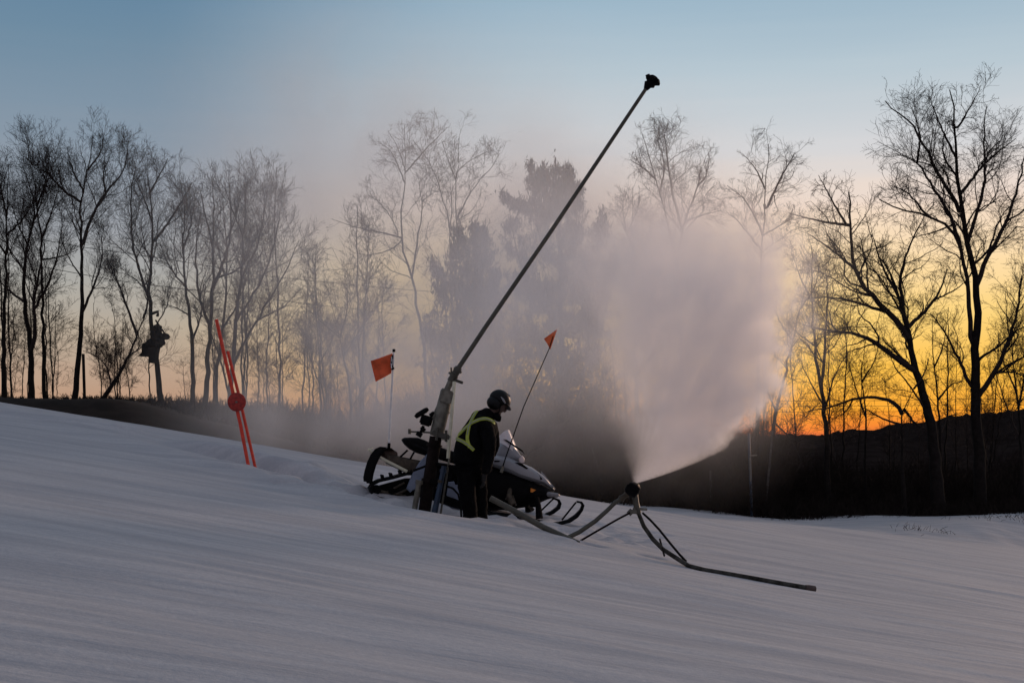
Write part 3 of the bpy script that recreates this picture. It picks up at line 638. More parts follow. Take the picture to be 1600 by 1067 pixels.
# ---- tall snow gun
sgY = 17.95
b0 = P(664, 815, sgY)
sg = thing('snow_gun', (b0.x, sgY, Hs(b0.x, sgY) - .05), 'tall tower snow gun with a very long slanting lance on a rusty post', 'snow gun')
S_ = lambda px, py, dy=0: P(px, py, sgY + dy)
pole([S_(711, 583), S_(760, 509), S_(860, 363), S_(940, 243), S_(1012, 135)], [.031, .029, .027, .025, .023], M['olive'], sg, 'lance', 12)
mb = MB(); mb.tube([S_(1009, 140), S_(1014, 131)], [.030, .062], 12)
ax = (S_(1020, 120) - S_(1009, 138)).normalized(); side = Vector((ax.z, 0, -ax.x)); hc = S_(1019, 127)
mb.tube([hc - ax * .075, hc - ax * .06, hc + ax * .05, hc + ax * .065], [.044, .066, .064, .044], 14)
head = mb.build('nozzle_head', M['black'], sg)
for k in range(6):
    a = k * math.pi / 3 + .35; rv = side * math.cos(a) + Vector((0, 1, 0)) * math.sin(a)
    mb = MB(); o_ = hc + rv * .054; dd_ = (rv * .75 + ax * .5).normalized()
    mb.tube([o_, o_ + dd_ * .05, o_ + dd_ * .055], [.029, .029, .022], 8); mb.build('nozzle', M['black'], head)
mb = MB(); mb.tube([S_(704, 596), S_(717, 574)], [.050, .046], 12); mb.tube([S_(707, 588), S_(709, 585)], .068, 12); mb.tube([S_(714, 580), S_(716, 577)], .060, 12)
mb.box(S_(717, 596, -.02), .11, .09, .035, Matrix.Rotation(.35, 4, 'Y'), .006); mb.tube([S_(705, 582), S_(705, 574)], .012, 6); mb.tube([S_(705, 582, -.05), S_(712, 584, -.05)], .014, 6)
mb.build('coupling', M['olive'], sg)
pole([S_(708, 588), S_(697, 612), S_(684, 640), S_(677, 655)], [.042, .040, .036, .03], M['galv'], sg, 'feed_pipe', 10)
mb = MB(); mb.tube([S_(700, 609), S_(699, 612), S_(682, 679), S_(681, 682)], [.075, .088, .088, .075], 16); mb.tube([S_(692, 641), S_(691.3, 644)], .095, 16)
mb.box(S_(698, 620, -.03), .15, .17, .16, Matrix.Rotation(.26, 4, 'Y'), .012); mb.build('swivel_cylinder', M['galv'], sg)
mb = MB(); mb.box(S_(690, 680), .24, .22, .07, Matrix.Rotation(.3, 4, 'Y'), .01); mb.tube([S_(697, 672, -.1), S_(697, 690, -.1)], .018, 8); mb.tube([S_(684, 668, -.1), S_(682, 688, -.1)], .018, 8)
mb.tube([S_(640, 674), S_(679, 676)], .011, 8); mb.tube([S_(640, 670), S_(640, 678)], .02, 8); mb.build('collar', M['olive'], sg)
mb = MB(); mb.tube([S_(681, 682), S_(661, 812)], .078, 16); mb.tube([S_(671, 748), S_(670.4, 753)], .10, 16); mb.tube([S_(679, 694), S_(678.6, 697)], .10, 16); mb.build('post', M['rust'], sg)
pole([S_(710, 596, -.08), S_(700, 716, -.08)], .023, M['chrome'], sg, 'jack_rod', 10)
mb = MB(); mb.tube([S_(701.5, 684, -.08), S_(700.8, 694, -.08)], .030, 10); mb.tube([S_(701, 688, -.08), S_(690, 686, -.05)], .012, 6); mb.build('rod_clamp', M['chrome'], sg)
pole([S_(702, 716, -.1), S_(687, 812, -.1)], .013, M['galv'], sg, 'brace_rod', 8)
mb = MB(); mb.tube([S_(694, 728, -.13), S_(676, 815, -.13)], [.032, .040], 12); mb.tube([S_(693, 733, -.13), S_(692, 738, -.13)], .043, 12); mb.build('blue_strut', M['bluepipe'], sg)
mb = MB(); mb.tube([S_(655, 752, -.12), S_(646, 806, -.12)], .036, 12); mb.tube([S_(655.5, 750, -.12), S_(654.5, 756, -.12)], .048, 12); mb.build('short_pipe', M['galv'], sg)
mb = MB(); mb.tube([S_(646, 735), S_(668, 727), S_(706, 730)], .016, 8); mb.tube([S_(654, 756), S_(672, 750), S_(700, 753)], .02, 8); mb.box(S_(684, 752, -.05), .2, .12, .07, None, .01); mb.tube([S_(668, 722), S_(704, 728, -.1)], .022, 8); mb.build('crossbar', M['black'], sg)
mb = MB(); mb.sphere(S_(688, 752, -.14), .035, .03, .03); mb.tube([S_(688, 752, -.1), S_(688, 752, -.19)], .018, 8); mb.tube([S_(681, 762, -.1), S_(692, 757, -.1)], .01, 6); mb.build('fitting', M['brass'], sg)
# valve and hand grip on the left of the head
mb = MB(); mb.box(S_(666, 657), .15, .13, .13, Matrix.Rotation(.3, 4, 'Y'), .018); mb.tube([S_(672, 650), S_(679, 645)], .03, 8); mb.tube([S_(662, 665), S_(656, 678)], .018, 8); mb.tube([S_(663, 668), S_(659, 672)], .035, 8)
mb.tube([S_(651, 676), S_(659, 681)], .03, 8); vb = mb.build('valve', M['black'], sg)
mb = MB(); mb.tube([S_(649, 652), S_(652, 649), S_(665, 641), S_(669, 638.5)], [.022, .034, .034, .022], 10); mb.tube([S_(658, 645), S_(664, 653)], .014, 8); mb.build('hand_grip', M['rubber'], vb)
# air hose curling behind the worker
pole([S_(700, 760, -.05), S_(708, 763, -.1), S_(716, 772, -.1), S_(720, 788, -.1), S_(721, 812, -.1)], .014, M['rubber'], sg, 'hose', 8)

# ---- low snow gun lying on the slope
LY = 16.75
base = G(905, 848)
lg = thing('snow_gun', (base.x, base.y, base.z), 'low snow gun of bent olive pipes, spraying a plume from its nozzle', 'snow gun')
def L_(px, py, Y=LY): return P(px, py, Y)
pole([L_(766, 778, 16.98), L_(800, 796, 16.93), L_(850, 824, 16.8), L_(885, 840, 16.62), L_(905, 847, 16.5)], [.036, .036, .036, .034, .016], M['olive'], lg, 'lying_pipe', 12)
pole([L_(972, 778), L_(962, 784), L_(948, 798, LY), L_(930, 814, 16.72), L_(905, 831, 16.68), L_(886, 840, 16.66)], [.024, .025, .026, .027, .027, .026], M['olive'], lg, 'riser_pipe', 12)
mb = MB(); mb.tube([L_(983, 769), L_(969, 780)], [.030, .034], 12); mb.tube([L_(972.5, 777.5), L_(970, 779.5)], .042, 12); mb.tube([L_(980, 771.5), L_(978, 773)], .038, 12); mb.build('coupling', M['brass'], lg)
mb = MB(); ha = (P(1000, 745, LY) - P(985, 772, LY)).normalized(); hc = L_(990, 763)
mb.tube([hc - ha * .10, hc - ha * .085, hc + ha * .04, hc + ha * .055], [.045, .072, .076, .055], 16); mb.tube([hc - ha * .03, hc - ha * .0], .084, 16); mb.box(hc + Vector((-.055, -.02, .0)), .09, .1, .1, Matrix.Rotation(.5, 4, 'Y'), .012)
mb.tube([hc + Vector((-.02, 0, .02)), hc + Vector((-.055, 0, .06))], .03, 8); hd = mb.build('nozzle_head', M['black'], lg)
MB().tube([hc + ha * .055, hc + ha * .075], [.05, .034], 12).build('nozzle', M['brass'], hd)
pole([L_(992, 770), L_(993, 780), L_(995, 792), L_(998, 802)], [.034, .036, .036, .032], M['olive'], lg, 'stem', 12)
pole([L_(986, 800, 16.72), L_(965, 811, 16.7), L_(930, 831, 16.66), L_(901, 848, 16.62)], .0125, M['rust'], lg, 'brace_rod', 8)
mb = MB(); mb.tube([L_(982, 803), L_(988, 797)], .033, 10); mb.box(L_(1000, 795), .17, .05, .03, Matrix.Rotation(.06, 4, 'Y'), .006); mb.box(L_(989, 799), .09, .1, .05, None, .01); mb.build('clamp', M['galv'], lg)
pole([L_(1036, 850, 16.6), L_(1031, 842, 16.66), L_(1038, 868, 16.35)][1:], .0115, M['rust'], lg, 'foot', 8)
hY = lambda a, b: (lambda g: g + Vector((0, 0, .022)))(G(a, b))
hp = [L_(997, 800), L_(1006, 822, 16.72), L_(1020, 842, 16.62), L_(1036, 858, 16.5), L_(1056, 871, 16.35)] + [hY(1076, 882), hY(1100, 888), hY(1135, 895), hY(1180, 903.5), hY(1225, 911.5), hY(1262, 917.5)]
hs = thing('hose', (G(1180, 904)), 'black hose running down the snow from the low snow gun to a reddish end', 'hose')
MB().tube(hp, [.024, .026, .026, .026, .026, .026, .026, .026, .027, .029, .031], 10).build('tube', mat('frosty_hose', (.022, .020, .016, 1), .8, var=.4, scale=9, bump=.5, col2=(.075, .072, .062, 1)), hs)
e0, e1 = hY(1258, 917), hY(1273, 919)
mb = MB(); mb.tube([e0, e0.lerp(e1, .3), e1], [.034, .039, .038], 12); mb.build('end_fitting', mat('reddish_fitting', (.10, .066, .055, 1), .7, .0, var=.4, scale=20), hs)
h2 = thing('hose', G(1040, 872), 'thin cable looping from the low snow gun down to its black hose', 'cable')
MB().tube([L_(1004, 801), L_(1016, 812, 16.7), L_(1030, 827, 16.6), L_(1046, 847, 16.45), L_(1061, 865, 16.38), L_(1072, 877, 16.32)], [.013, .014, .014, .014, .014, .016], 8).build('tube', M['rubber'], h2)

# ---- snowmobile
YAW = math.radians(10); SY = 18.9
fv = Vector((math.cos(YAW), math.sin(YAW), 0)); lv = Vector((-math.sin(YAW), math.cos(YAW), 0))
c0 = P(740, 790, SY)
def Q(px, py, off=0.0):
    """photo pixel on the machine's lengthwise plane, shifted sideways by off metres (positive = far side)"""
    o = c0 + lv * off; u = (px - 800) / F; v = (HOR - py) / F
    # ray (u,1,v)*Y ; plane normal = lv
    Y = (o.x * lv.x + o.y * lv.y) / (u * lv.x + lv.y)
    return Vector((u * Y, Y, v * Y))
sm = thing('snowmobile', (c0.x, c0.y, Hs(c0.x, c0.y)), 'pale-hooded black snowmobile parked nose downhill behind the worker', 'snowmobile')
def prism(mb, outline, o0, o1, bev=.012):
    """closed outline in photo pixels, extruded across the machine with chamfered rims"""
    pts = [Q(a, b, 0) for a, b in outline]; cen = sum(pts, Vector()) / len(pts)
    def ring(off, k): return [cen + (p - cen) * k + lv * off for p in pts]
    R = max((p - cen).length for p in pts); k = 1 - bev / R
    mb.loft([ring(o0, k), ring(o0 + bev, 1), ring(o1 - bev, 1), ring(o1, k)])
def body(mb, st, e=.6, n=20):
    """stations: px, top row, bottom row, half width"""
    secs = []
    for (px, tp_, bt, hw) in st:
        a, b = Q(px, tp_), Q(px, bt); cc = (a + b) / 2; hh = (a.z - b.z) / 2
        ring = []
        for k in range(n):
            t_ = 2 * math.pi * k / n; cx, sx = math.cos(t_), math.sin(t_)
            ring.append(cc + lv * (hw * math.copysign(abs(cx) ** e, cx)) + Vector((0, 0, hh * math.copysign(abs(sx) ** e, sx))))
        secs.append(ring)
    mb.loft(secs)
# belly pan
mb = MB(); body(mb, [(690, 726, 782, .16), (720, 726, 790, .22), (766, 728, 794, .30), (800, 738, 795, .33), (830, 752, 790, .31), (852, 762, 780, .24), (864, 768, 777, .14)]); mb.build('belly_pan', M['black'], sm)
# hood: pale upper shell with vents
mb = MB(); body(mb, [(745, 716, 730, .20), (766, 709, 729, .27), (789, 712, 739, .33), (806, 720, 747, .33), (828, 729, 753, .30), (846, 742, 756, .24), (857, 753, 762, .15), (865, 762, 767, .06)], .7); hood = mb.build('hood', M['hood'], sm)
mb = MB(); body(mb, [(770, 712, 722, .12), (780, 692, 722, .15), (786, 688, 722, .18), (797, 694, 722, .20), (808, 705, 724, .20), (815, 716, 726, .17)], .8); mb.build('console', M['hood'], hood)
for (a, b, c_, d_, of) in ((799, 721.5, 819, 731, -.262), (828, 737, 842, 747.5, -.215)):
    mb = MB(); pts = [(a, b), (a + (c_ - a) * .45, b + 1), (c_, d_), (c_ - 3, d_ + 1.2), (a + (c_ - a) * .35, b + 6)]
    prism(mb, pts, of - .05, of + .03, .004); mb.build('vent', M['black'], hood)
mb = MB(); pts = [(767, 718.5), (776, 719), (774, 721), (767, 721)]; prism(mb, pts, -.305, -.26, .003); mb.build('vent', M['black'], hood)
mb = MB(); prism(mb, [(843, 736), (848, 741), (866, 764), (858, 758), (844, 744)], -.13, -.09, .004); mb.build('hood_ridge', M['hood'], hood)
mb = MB(); prism(mb, [(822, 761), (830, 764), (824, 768), (821.5, 767)], -.345, -.30, .004); mb.build('reflector', M['amber'], sm)
mb = MB(); mb.tube([Q(850, 771, -.2), Q(862, 772.5, -.25), Q(871, 773, -.22)], [.035, .032, .026], 10); mb.tube([Q(871, 773, -.22), Q(873, 774, .22)], .02, 8); mb.tube([Q(850, 771, .2), Q(871, 774, .22)], .03, 8); mb.build('bumper', M['grey'], sm)
mb = MB(); prism(mb, [(812, 711), (815.5, 716), (815, 722), (808, 724), (806, 716)], -.205, -.15, .01); mb.build('headlight', M['shield'], sm)
# windshield: curved sheet wrapped round the console
cols = []
for i in range(15):
    th = math.radians(-92 + 184 * i / 14); col = []
    for j in range(9):
        v_ = j / 8.0; hgt_ = (1 - .28 * abs(math.sin(th)) ** 3)
        frontx = 813 - 14 * v_ - 3 * v_ * v_; rearx = 781 - 3 * v_
        tpx = rearx + (frontx - rearx) * max(0, math.cos(th)) ** .8
        base_y = 691 + 23 * max(0, math.cos(th)); top_y = 671.5 + 12 * (1 - abs(math.cos(th))) ** 2.6
        yy = base_y + (top_y - base_y) * v_
        col.append(Q(tpx, yy, .24 * math.sin(th) * (1 - .35 * v_)))
    cols.append(col)
mb = MB(); vs = [p for c_ in cols for p in c_] + [p + fv * -.004 + Vector((0, 0, -.002)) for c_ in cols for p in c_]; fs = []
for i in range(14):
    for j in range(8):
        a = i * 9 + j; fs.append((a, a + 9, a + 10, a + 1)); a += 135; fs.append((a, a + 1, a + 10, a + 9))
for i in range(14):
    fs.append((i * 9, i * 9 + 135, i * 9 + 144, i * 9 + 9)); fs.append((i * 9 + 8, i * 9 + 17, i * 9 + 152, i * 9 + 143))
mb.add(vs, fs); mb.build('windshield', M['shield'], sm)
mb = MB(); prism(mb, [(783, 686), (788, 687), (812, 703), (816, 710), (812, 706), (788, 690)], -.205, -.19, .002); mb.build('windshield_trim', M['black'], sm)
# handlebar behind the worker
mb = MB(); mb.tube([Q(772, 712), Q(764, 698)], .022, 8); mb.tube([Q(762, 697, -.34), Q(764, 695, -.15), Q(765, 695, .15), Q(762, 697, .34)], .014, 8); hb = mb.build('handlebar', M['black'], sm)
for s_ in (-1, 1): MB().tube([Q(762, 697, s_ * .25), Q(761.5, 697.5, s_ * .37)], .021, 8).build('grip', M['rubber'], hb)
# seat
mb = MB(); body(mb, [(628.5, 685.5, 688.5, .10), (633, 683.5, 695, .15), (641, 683.2, 702, .16), (652, 683.5, 708, .16), (662, 687, 711, .16), (674, 693, 714, .16), (700, 703, 722, .16), (730, 710, 730, .15), (752, 712, 733, .12)], .38); seat = mb.build('seat', M['rubber'], sm)
mb = MB(); prism(mb, [(641, 691), (655, 696), (668, 703), (667, 705), (653, 699), (641, 694)], -.172, -.158, .002); mb.build('side_stripe', mat('faded_print', (.016, .017, .018, 1), .8, var=.5, scale=30), seat)
for a, b in (((646, 703), (640, 716)), ((634, 706), (624, 716)), ((648, 705), (636, 720))):
    pass
for a_, b_, c_, d_, o_ in ((637, 703, 622, 717, -.15), (647, 706, 639, 721, -.15), (637, 703, 622, 717, .15)):
    MB().tube([Q(a_, b_, o_), Q(c_, d_, o_)], .013, 8).build('seat_strut', M['black'], sm)
mb = MB(); prism(mb, [(655, 742), (668, 724), (700, 728), (745, 732), (770, 740), (775, 796), (735, 796), (690, 788), (655, 776)], -.19, .19, .02); mb.build('chassis', M['black'], sm)
# tunnel, running board, rear rack
mb = MB(); body(mb, [(604, 708, 724, .17), (640, 716, 742, .18), (690, 726, 758, .19), (720, 732, 765, .19)], .3); mb.build('tunnel', M['brass'], sm)
mb = MB(); prism(mb, [(632, 762), (640, 742), (652, 722), (664, 709), (672, 706), (676, 716), (668, 728), (660, 748), (650, 760), (638, 768)], -.27, -.20, .02); mb.build('side_panel', M['bluegrey'], sm)
mb = MB(); prism(mb, [(655, 762), (668, 764), (770, 800), (790, 806), (788, 810), (700, 790), (655, 770)], -.34, -.20, .01); mb.build('running_board', M['black'], sm)
mb = MB(); prism(mb, [(696, 752), (712, 750), (719, 770), (719, 812), (688, 812), (692, 780)], -.31, -.27, .012); mb.build('knee_guard', M['bluegrey'], sm)
for s_ in (-1, 1):
    mb = MB(); mb.tube([Q(575, 701, s_ * .19), Q(582, 707, s_ * .19), Q(604, 720, s_ * .19), Q(636, 736.5, s_ * .19)], [.014, .02, .02, .022], 8); mb.build('rack_rail', M['chrome'], sm)
mb = MB(); mb.tube([Q(581, 706, -.19), Q(581, 706, .19)], .016, 8); mb.tube([Q(575, 704, -.22), Q(583, 699, -.22)], .008, 6); mb.build('rear_bar', M['chrome'], sm)
mb = MB(); body(mb, [(595, 703, 716, .12), (600, 700, 719, .15), (611, 700, 720, .15), (620, 706, 722, .12)], .6); mb.build('rear_box', mat('brown_box', (.075, .045, .028, 1), .7, var=.4, scale=12), sm)
# drooping rubber snow flap: nested curved sheets
for (s0, s1, dx) in ((-.24, .24, 0), (-.22, .22, 4.5)):
    mb = MB(); secs = []
    arc = [(602, 699), (594, 697.5), (586, 701), (579, 710), (573.5, 722), (569.5, 735), (567.5, 746), (568, 752)]
    for (a, b) in arc:
        a += dx; b += dx * .6
        p0, p1 = Q(a, b, s0), Q(a, b, s1); th_ = Vector((.10 if dx == 0 else .085, 0, -.010))
        secs.append([p0, p1, p1 + th_, p0 + th_])
    mb.loft(secs); mb.build('snow_flap', M['rubber'], sm, sharp=60)
# track: closed belt with lugs, idler wheels and slide rail
belt = [(581.5, 770), (579.5, 763), (583, 757), (592, 752.5), (612, 748), (634, 742), (652, 742), (662, 750), (664, 775), (655, 784), (620, 780), (592, 775)]
def dense(pl, st=.05, off=0):
    pts = [Q(a, b, off) for a, b in pl]; out = []
    for i in range(len(pts)):
        a, b = pts[i], pts[(i + 1) % len(pts)]; k = max(1, int((b - a).length / st))
        out += [a.lerp(b, j / k) for j in range(k)]
    return out
dp = dense(belt); mb = MB(); n_ = len(dp); cen = sum(dp, Vector()) / n_
W2 = .19; vs = []; fs = []
for i, p in enumerate(dp):
    tn = (dp[(i + 1) % n_] - dp[i - 1]).normalized(); nr = tn.cross(lv); nr = nr if nr.dot(p - cen) > 0 or abs(nr.dot(p - cen)) < .001 else -nr
    vs += [p - lv * W2, p + lv * W2, p + lv * W2 + nr * .034, p - lv * W2 + nr * .034]
    if i % 2 == 0:
        q = p + nr * .055; M3 = Matrix((tn, lv, nr)).transposed().to_4x4(); mb.box(q, .022, W2 * 1.9, .055, M3, .003)
for i in range(n_):
    a, b = i * 4, ((i + 1) % n_) * 4
    for k in range(4): fs.append((a + k, a + (k + 1) % 4, b + (k + 1) % 4, b + k))
mb.add(vs, fs); trk = mb.build('track', M['rubber'], sm)
for (a, b, r_) in ((588, 764.5, .062), (612, 767, .045), (640, 771, .05)):
    for s_ in (-1, 1):
        mb = MB(); w0 = Q(a, b, s_ * .15); mb.tube([w0 - lv * .012, w0 + lv * .012], r_, 18); mb.tube([w0 - lv * .02, w0 + lv * .02], r_ * .4, 12); mb.build('idler_wheel', M['black'], trk)
mb = MB(); mb.tube([Q(588, 766, -.13), Q(610, 770, -.13), Q(650, 778, -.13), Q(700, 786, -.13)], .018, 8); mb.tube([Q(606, 768, -.13), Q(632, 754, -.13)], .016, 8); mb.tube([Q(620, 772, -.13), Q(642, 762, -.13)], .02, 8); mb.build('slide_rail', M['brass'], trk)
mb = MB(); prism(mb, [(586, 765), (594, 758), (634, 747), (656, 747), (656, 780), (620, 776), (594, 772)], -.12, .12, .01); mb.build('track_frame', M['rubber'], trk)
# suspension spindles and skis
for s_, sh, nm in ((-1, 0, 'near'), (1, 0, 'far')):
    of = s_ * .46
    if s_ < 0: ln = [(752, 797.5), (766, 800.5), (793, 803), (820, 807.5), (849, 814.5), (872, 816.5), (888, 812.5), (899, 805), (907.5, 796), (910, 789), (907.5, 785), (901, 784)]; st_ = ((900, 784.5), (878, 812)); sp_ = ((838, 777), (841, 790), (843, 810))
    else: ln = [(742, 789), (780, 793), (815, 800), (838, 805), (850, 804), (862, 799), (871, 792), (874, 786), (872, 781.5), (866, 779), (863, 779.5)]; st_ = ((864, 779.5), (842, 801)); sp_ = ((822, 772), (824, 785), (826, 800))
    pts = [Q(a, b, of) for a, b in ln]; secs = []
    for i, p in enumerate(pts):
        g_ = i / (len(pts) - 1); w_ = .085 if g_ < .62 else .085 * (1 - (g_ - .62) / .38 * .72); h_ = .030 if g_ < .7 else .018
        tn = (pts[min(i + 1, len(pts) - 1)] - pts[max(i - 1, 0)]).normalized(); nr = lv.cross(tn)
        secs.append([p - lv * w_ + nr * h_, p - lv * w_ * .6 - nr * .01, p + lv * w_ * .6 - nr * .01, p + lv * w_ + nr * h_, p + lv * w_ * .5 + nr * .012, p - lv * w_ * .5 + nr * .012])
    mb = MB(); mb.loft(secs); ski = mb.build('ski', M['black'], sm, sharp=50)
    MB().tube([Q(*st_[0], of), Q(*st_[1], of)], .012, 8).build('ski_handle', M['black'], ski)
    mb = MB(); mb.tube([Q(a, b, of) for a, b in sp_], [.035, .04, .05], 10); mb.tube([Q(sp_[0][0], sp_[0][1], of), Q(812, 776, s_ * .2)], .018, 8); mb.tube([Q(sp_[1][0], sp_[1][1], of), Q(806, 790, s_ * .2)], .018, 8); mb.build('suspension_arm', M['black'], sm)
mb = MB(); mb.tube([Q(797, 764, -.30), Q(795, 775, -.36), Q(801, 788, -.40)], [.03, .04, .045], 10); mb.tube([Q(790, 780, -.34), Q(801, 775, -.38), Q(806, 790, -.4)], .018, 8); mb.tube([Q(826, 790, -.36), Q(834, 797, -.38)], .022, 8); mb.build('shock_absorber', M['brass'], sm)
# whip aerial with orange pennant
mb = MB(); mb.tube([Q(784, 734, -.34), Q(790, 715, -.34), Q(818, 636, -.34), Q(858, 545, -.34), Q(867, 517, -.34)], [.012, .009, .008, .007, .006], 6); wh = mb.build('whip', M['black'], sm)
MB().tube([Q(783, 738, -.34), Q(786, 728, -.34)], .022, 8).build('whip_base', M['galv'], sm)
def flagmesh(nm, mt, corners, root, nx=12, ny=8, amp=.012, seed=1):
    """corners: four world points a,b,c,d (hoist top, fly top, fly bottom, hoist bottom)"""
    a, b, c_, d_ = corners; nrm = (b - a).cross(d_ - a).normalized(); g_ = []
    for j in range(ny + 1):
        for i in range(nx + 1):
            u, v = i / nx, j / ny; p = a.lerp(b, u).lerp(d_.lerp(c_, u), v)
            g_.append(p + nrm * (amp * math.sin(u * 7 + v * 2.2 + seed) * (u + .1) + amp * .5 * math.sin(v * 6 + u * 3)))
    n1 = len(g_); vs = g_ + [p + nrm * .003 for p in g_]; fs = []
    for j in range(ny):
        for i in range(nx):
            q = j * (nx + 1) + i; f_ = (q, q + 1, q + nx + 2, q + nx + 1); fs.append(f_); fs.append(tuple(n1 + k for k in reversed(f_)))
    rim = [i for i in range(nx + 1)] + [j * (nx + 1) + nx for j in range(1, ny + 1)] + [ny * (nx + 1) + i for i in range(nx - 1, -1, -1)] + [j * (nx + 1) for j in range(ny - 1, 0, -1)]
    for i in range(len(rim)): p, q = rim[i], rim[(i + 1) % len(rim)]; fs.append((p, p + n1, q + n1, q))
    mb = MB(); mb.add(vs, fs); return mb.build(nm, mt, root)
flagmesh('pennant', M['orange2'], (Q(870.5, 514.5, -.34), Q(850, 529, -.34), Q(850.8, 530.5, -.34), Q(860, 546, -.34)), wh, 8, 6, .01, 2)
# rear pole with square flag
mb = MB(); mb.tube([Q(607.7, 697, -.1), Q(615.4, 549, -.1)], [.014, .012], 8); fp = mb.build('flag_pole', M['white'], sm)
mb = MB(); mb.tube([Q(607, 707, -.1), Q(608, 692, -.1)], .020, 8); mb.tube([Q(615.4, 550, -.1), Q(615.6, 545.5, -.1)], .019, 8); mb.tube([Q(614.3, 574, -.1), Q(614.1, 577, -.1)], .017, 8); mb.build('pole_socket', M['black'], sm)
fl = flagmesh('flag', M['orange'], (Q(613.2, 552, -.12), Q(579.2, 564, -.10), Q(587, 596.5, -.14), Q(611.5, 583, -.10)), fp, 18, 12, .042, 3)
# black and white emblem next to the hoist
mb = MB(); prism(mb, [(610.5, 556), (613, 555), (612.8, 579), (610, 579), (608.5, 572), (608.5, 562)], -.165, -.155, .001); mb.build('emblem', M['black'], fl)
mb = MB()
for q in ([(609.5, 559), (611, 558), (610, 566), (609, 567)], [(608.6, 568), (610.3, 569), (610.8, 577), (609.4, 576)], [(611.6, 562), (612.6, 561), (612.4, 571), (611.5, 572)]): prism(mb, q, -.169, -.166, .0005)
mb.build('emblem', M['white'], fl)

# ---- worker
wy = 17.5
def Wp(px, py, dy=0.0): return P(px, py, wy + dy)
wk = thing('person', (Wp(740, 835).x, wy, Hs(Wp(740, 835).x, wy)), 'worker in black clothes, black helmet and yellow cross harness bending forward, seen from behind', 'person')
def skin(name, nodes, edges, mt, root, lv_=2, rootnode=0, noise_=0.0):
    """nodes: list of (point, rx, ry); a continuous skinned surface"""
    me = bpy.data.meshes.new(name + '_rig'); me.from_pydata([n_[0] for n_ in nodes], edges, []); ob = bpy.data.objects.new(name + '_rig', me); COL.objects.link(ob)
    sk = ob.modifiers.new('skin', 'SKIN'); sk.use_smooth_shade = True
    ss_ = ob.modifiers.new('sub', 'SUBSURF'); ss_.levels = lv_; ss_.render_levels = lv_
    for i, n_ in enumerate(nodes):
        d_ = me.skin_vertices[0].data[i]; d_.radius = (n_[1], n_[2]); d_.use_root = (i == rootnode)
    bpy.context.view_layer.update()
    ev = ob.evaluated_get(bpy.context.evaluated_depsgraph_get()); nm = bpy.data.meshes.new_from_object(ev)
    bpy.data.objects.remove(ob)
    for v in nm.vertices: v.co -= root.location
    if noise_ > 0:
        from mathutils import noise as mn
        for v in nm.vertices:
            v.co += v.normal * noise_ * (mn.noise(v.co * 9.0) + .6 * mn.noise(v.co * 22.0))
    nm.materials.clear(); nm.materials.append(mt); nm.polygons.foreach_set('use_smooth', [True] * len(nm.polygons)); nm.name = name
    o = bpy.data.objects.new(name, nm); COL.objects.link(o); o.parent = root
    return o
gz_ = Hs(wk.location.x, wy)
fz = gz_ + .03
def ft(px, dy): q = Wp(px, 840, dy); q.z = fz + .05; return q
N = [(Wp(739, 722, .02), .13, .12), (Wp(743, 698, 0), .13, .11), (Wp(750, 672, 0), .15, .11), (Wp(760, 655, 0), .09, .08), (Wp(769, 645, 0), .058, .058), (Wp(775, 634, 0), .07, .075), (Wp(779, 628, 0), .088, .085), (Wp(779, 619, 0), .07, .07),
     (Wp(757, 661, -.17), .062, .062), (Wp(764, 706, -.24), .045, .045), (Wp(757, 742, -.22), .033, .033),
     (Wp(766, 663, .18), .062, .062), (Wp(772, 700, .26), .045, .045), (Wp(768, 716, .20), .033, .033),
     (Wp(733, 735, -.10), .085, .085), (Wp(736, 778, -.11), .062, .062), (ft(742, -.10), .048, .048), (ft(752, -.12) - Vector((0, 0, .03)), .04, .04),
     (Wp(745, 735, .12), .085, .085), (Wp(750, 778, .12), .062, .062), (ft(753, .12), .048, .048), (ft(764, .12) - Vector((0, 0, .03)), .04, .04)]
E = [(0, 1), (1, 2), (2, 3), (3, 4), (4, 5), (5, 6), (6, 7), (2, 8), (8, 9), (9, 10), (2, 11), (11, 12), (12, 13), (0, 14), (14, 15), (15, 16), (16, 17), (0, 18), (18, 19), (19, 20), (20, 21)]
# hands: palm plus five bent fingers each, part of the same body
for wi, dn, sdir, k in ((10, Vector((-.10, -.05, -1)), Vector((.35, -.9, .0)), 1), (13, Vector((-.2, .1, -.8)), Vector((.3, .9, 0)), 1)):
    dn = dn.normalized(); sdir = (sdir - dn * sdir.dot(dn)).normalized(); fwd = dn.cross(sdir).normalized()
    w0 = N[wi][0]; pc = w0 + dn * .055; N.append((pc, .036, .026)); pi_ = len(N) - 1; E.append((wi, pi_))
    for f_i, (o_, l_) in enumerate(((-.036, .062), (-.013, .074), (.012, .070), (.034, .054))):
        a = pc + dn * .045 + sdir * o_; b = a + dn * l_ * .5 + fwd * .008; c_ = b + dn * l_ * .35 + fwd * .028; ia = len(N)
        N += [(a, .0125, .0125), (b, .0112, .0112), (c_, .0095, .0095)]; E += [(pi_, ia), (ia, ia + 1), (ia + 1, ia + 2)]
    a = pc - dn * .005 - sdir * .045; b = a + dn * .03 - sdir * .018 + fwd * .01; ia = len(N)
    N += [(a, .015, .015), (b, .012, .012)]; E += [(pi_, ia), (ia, ia + 1)]
bd = skin('body', N, E, M['cloth2'], wk, 2)
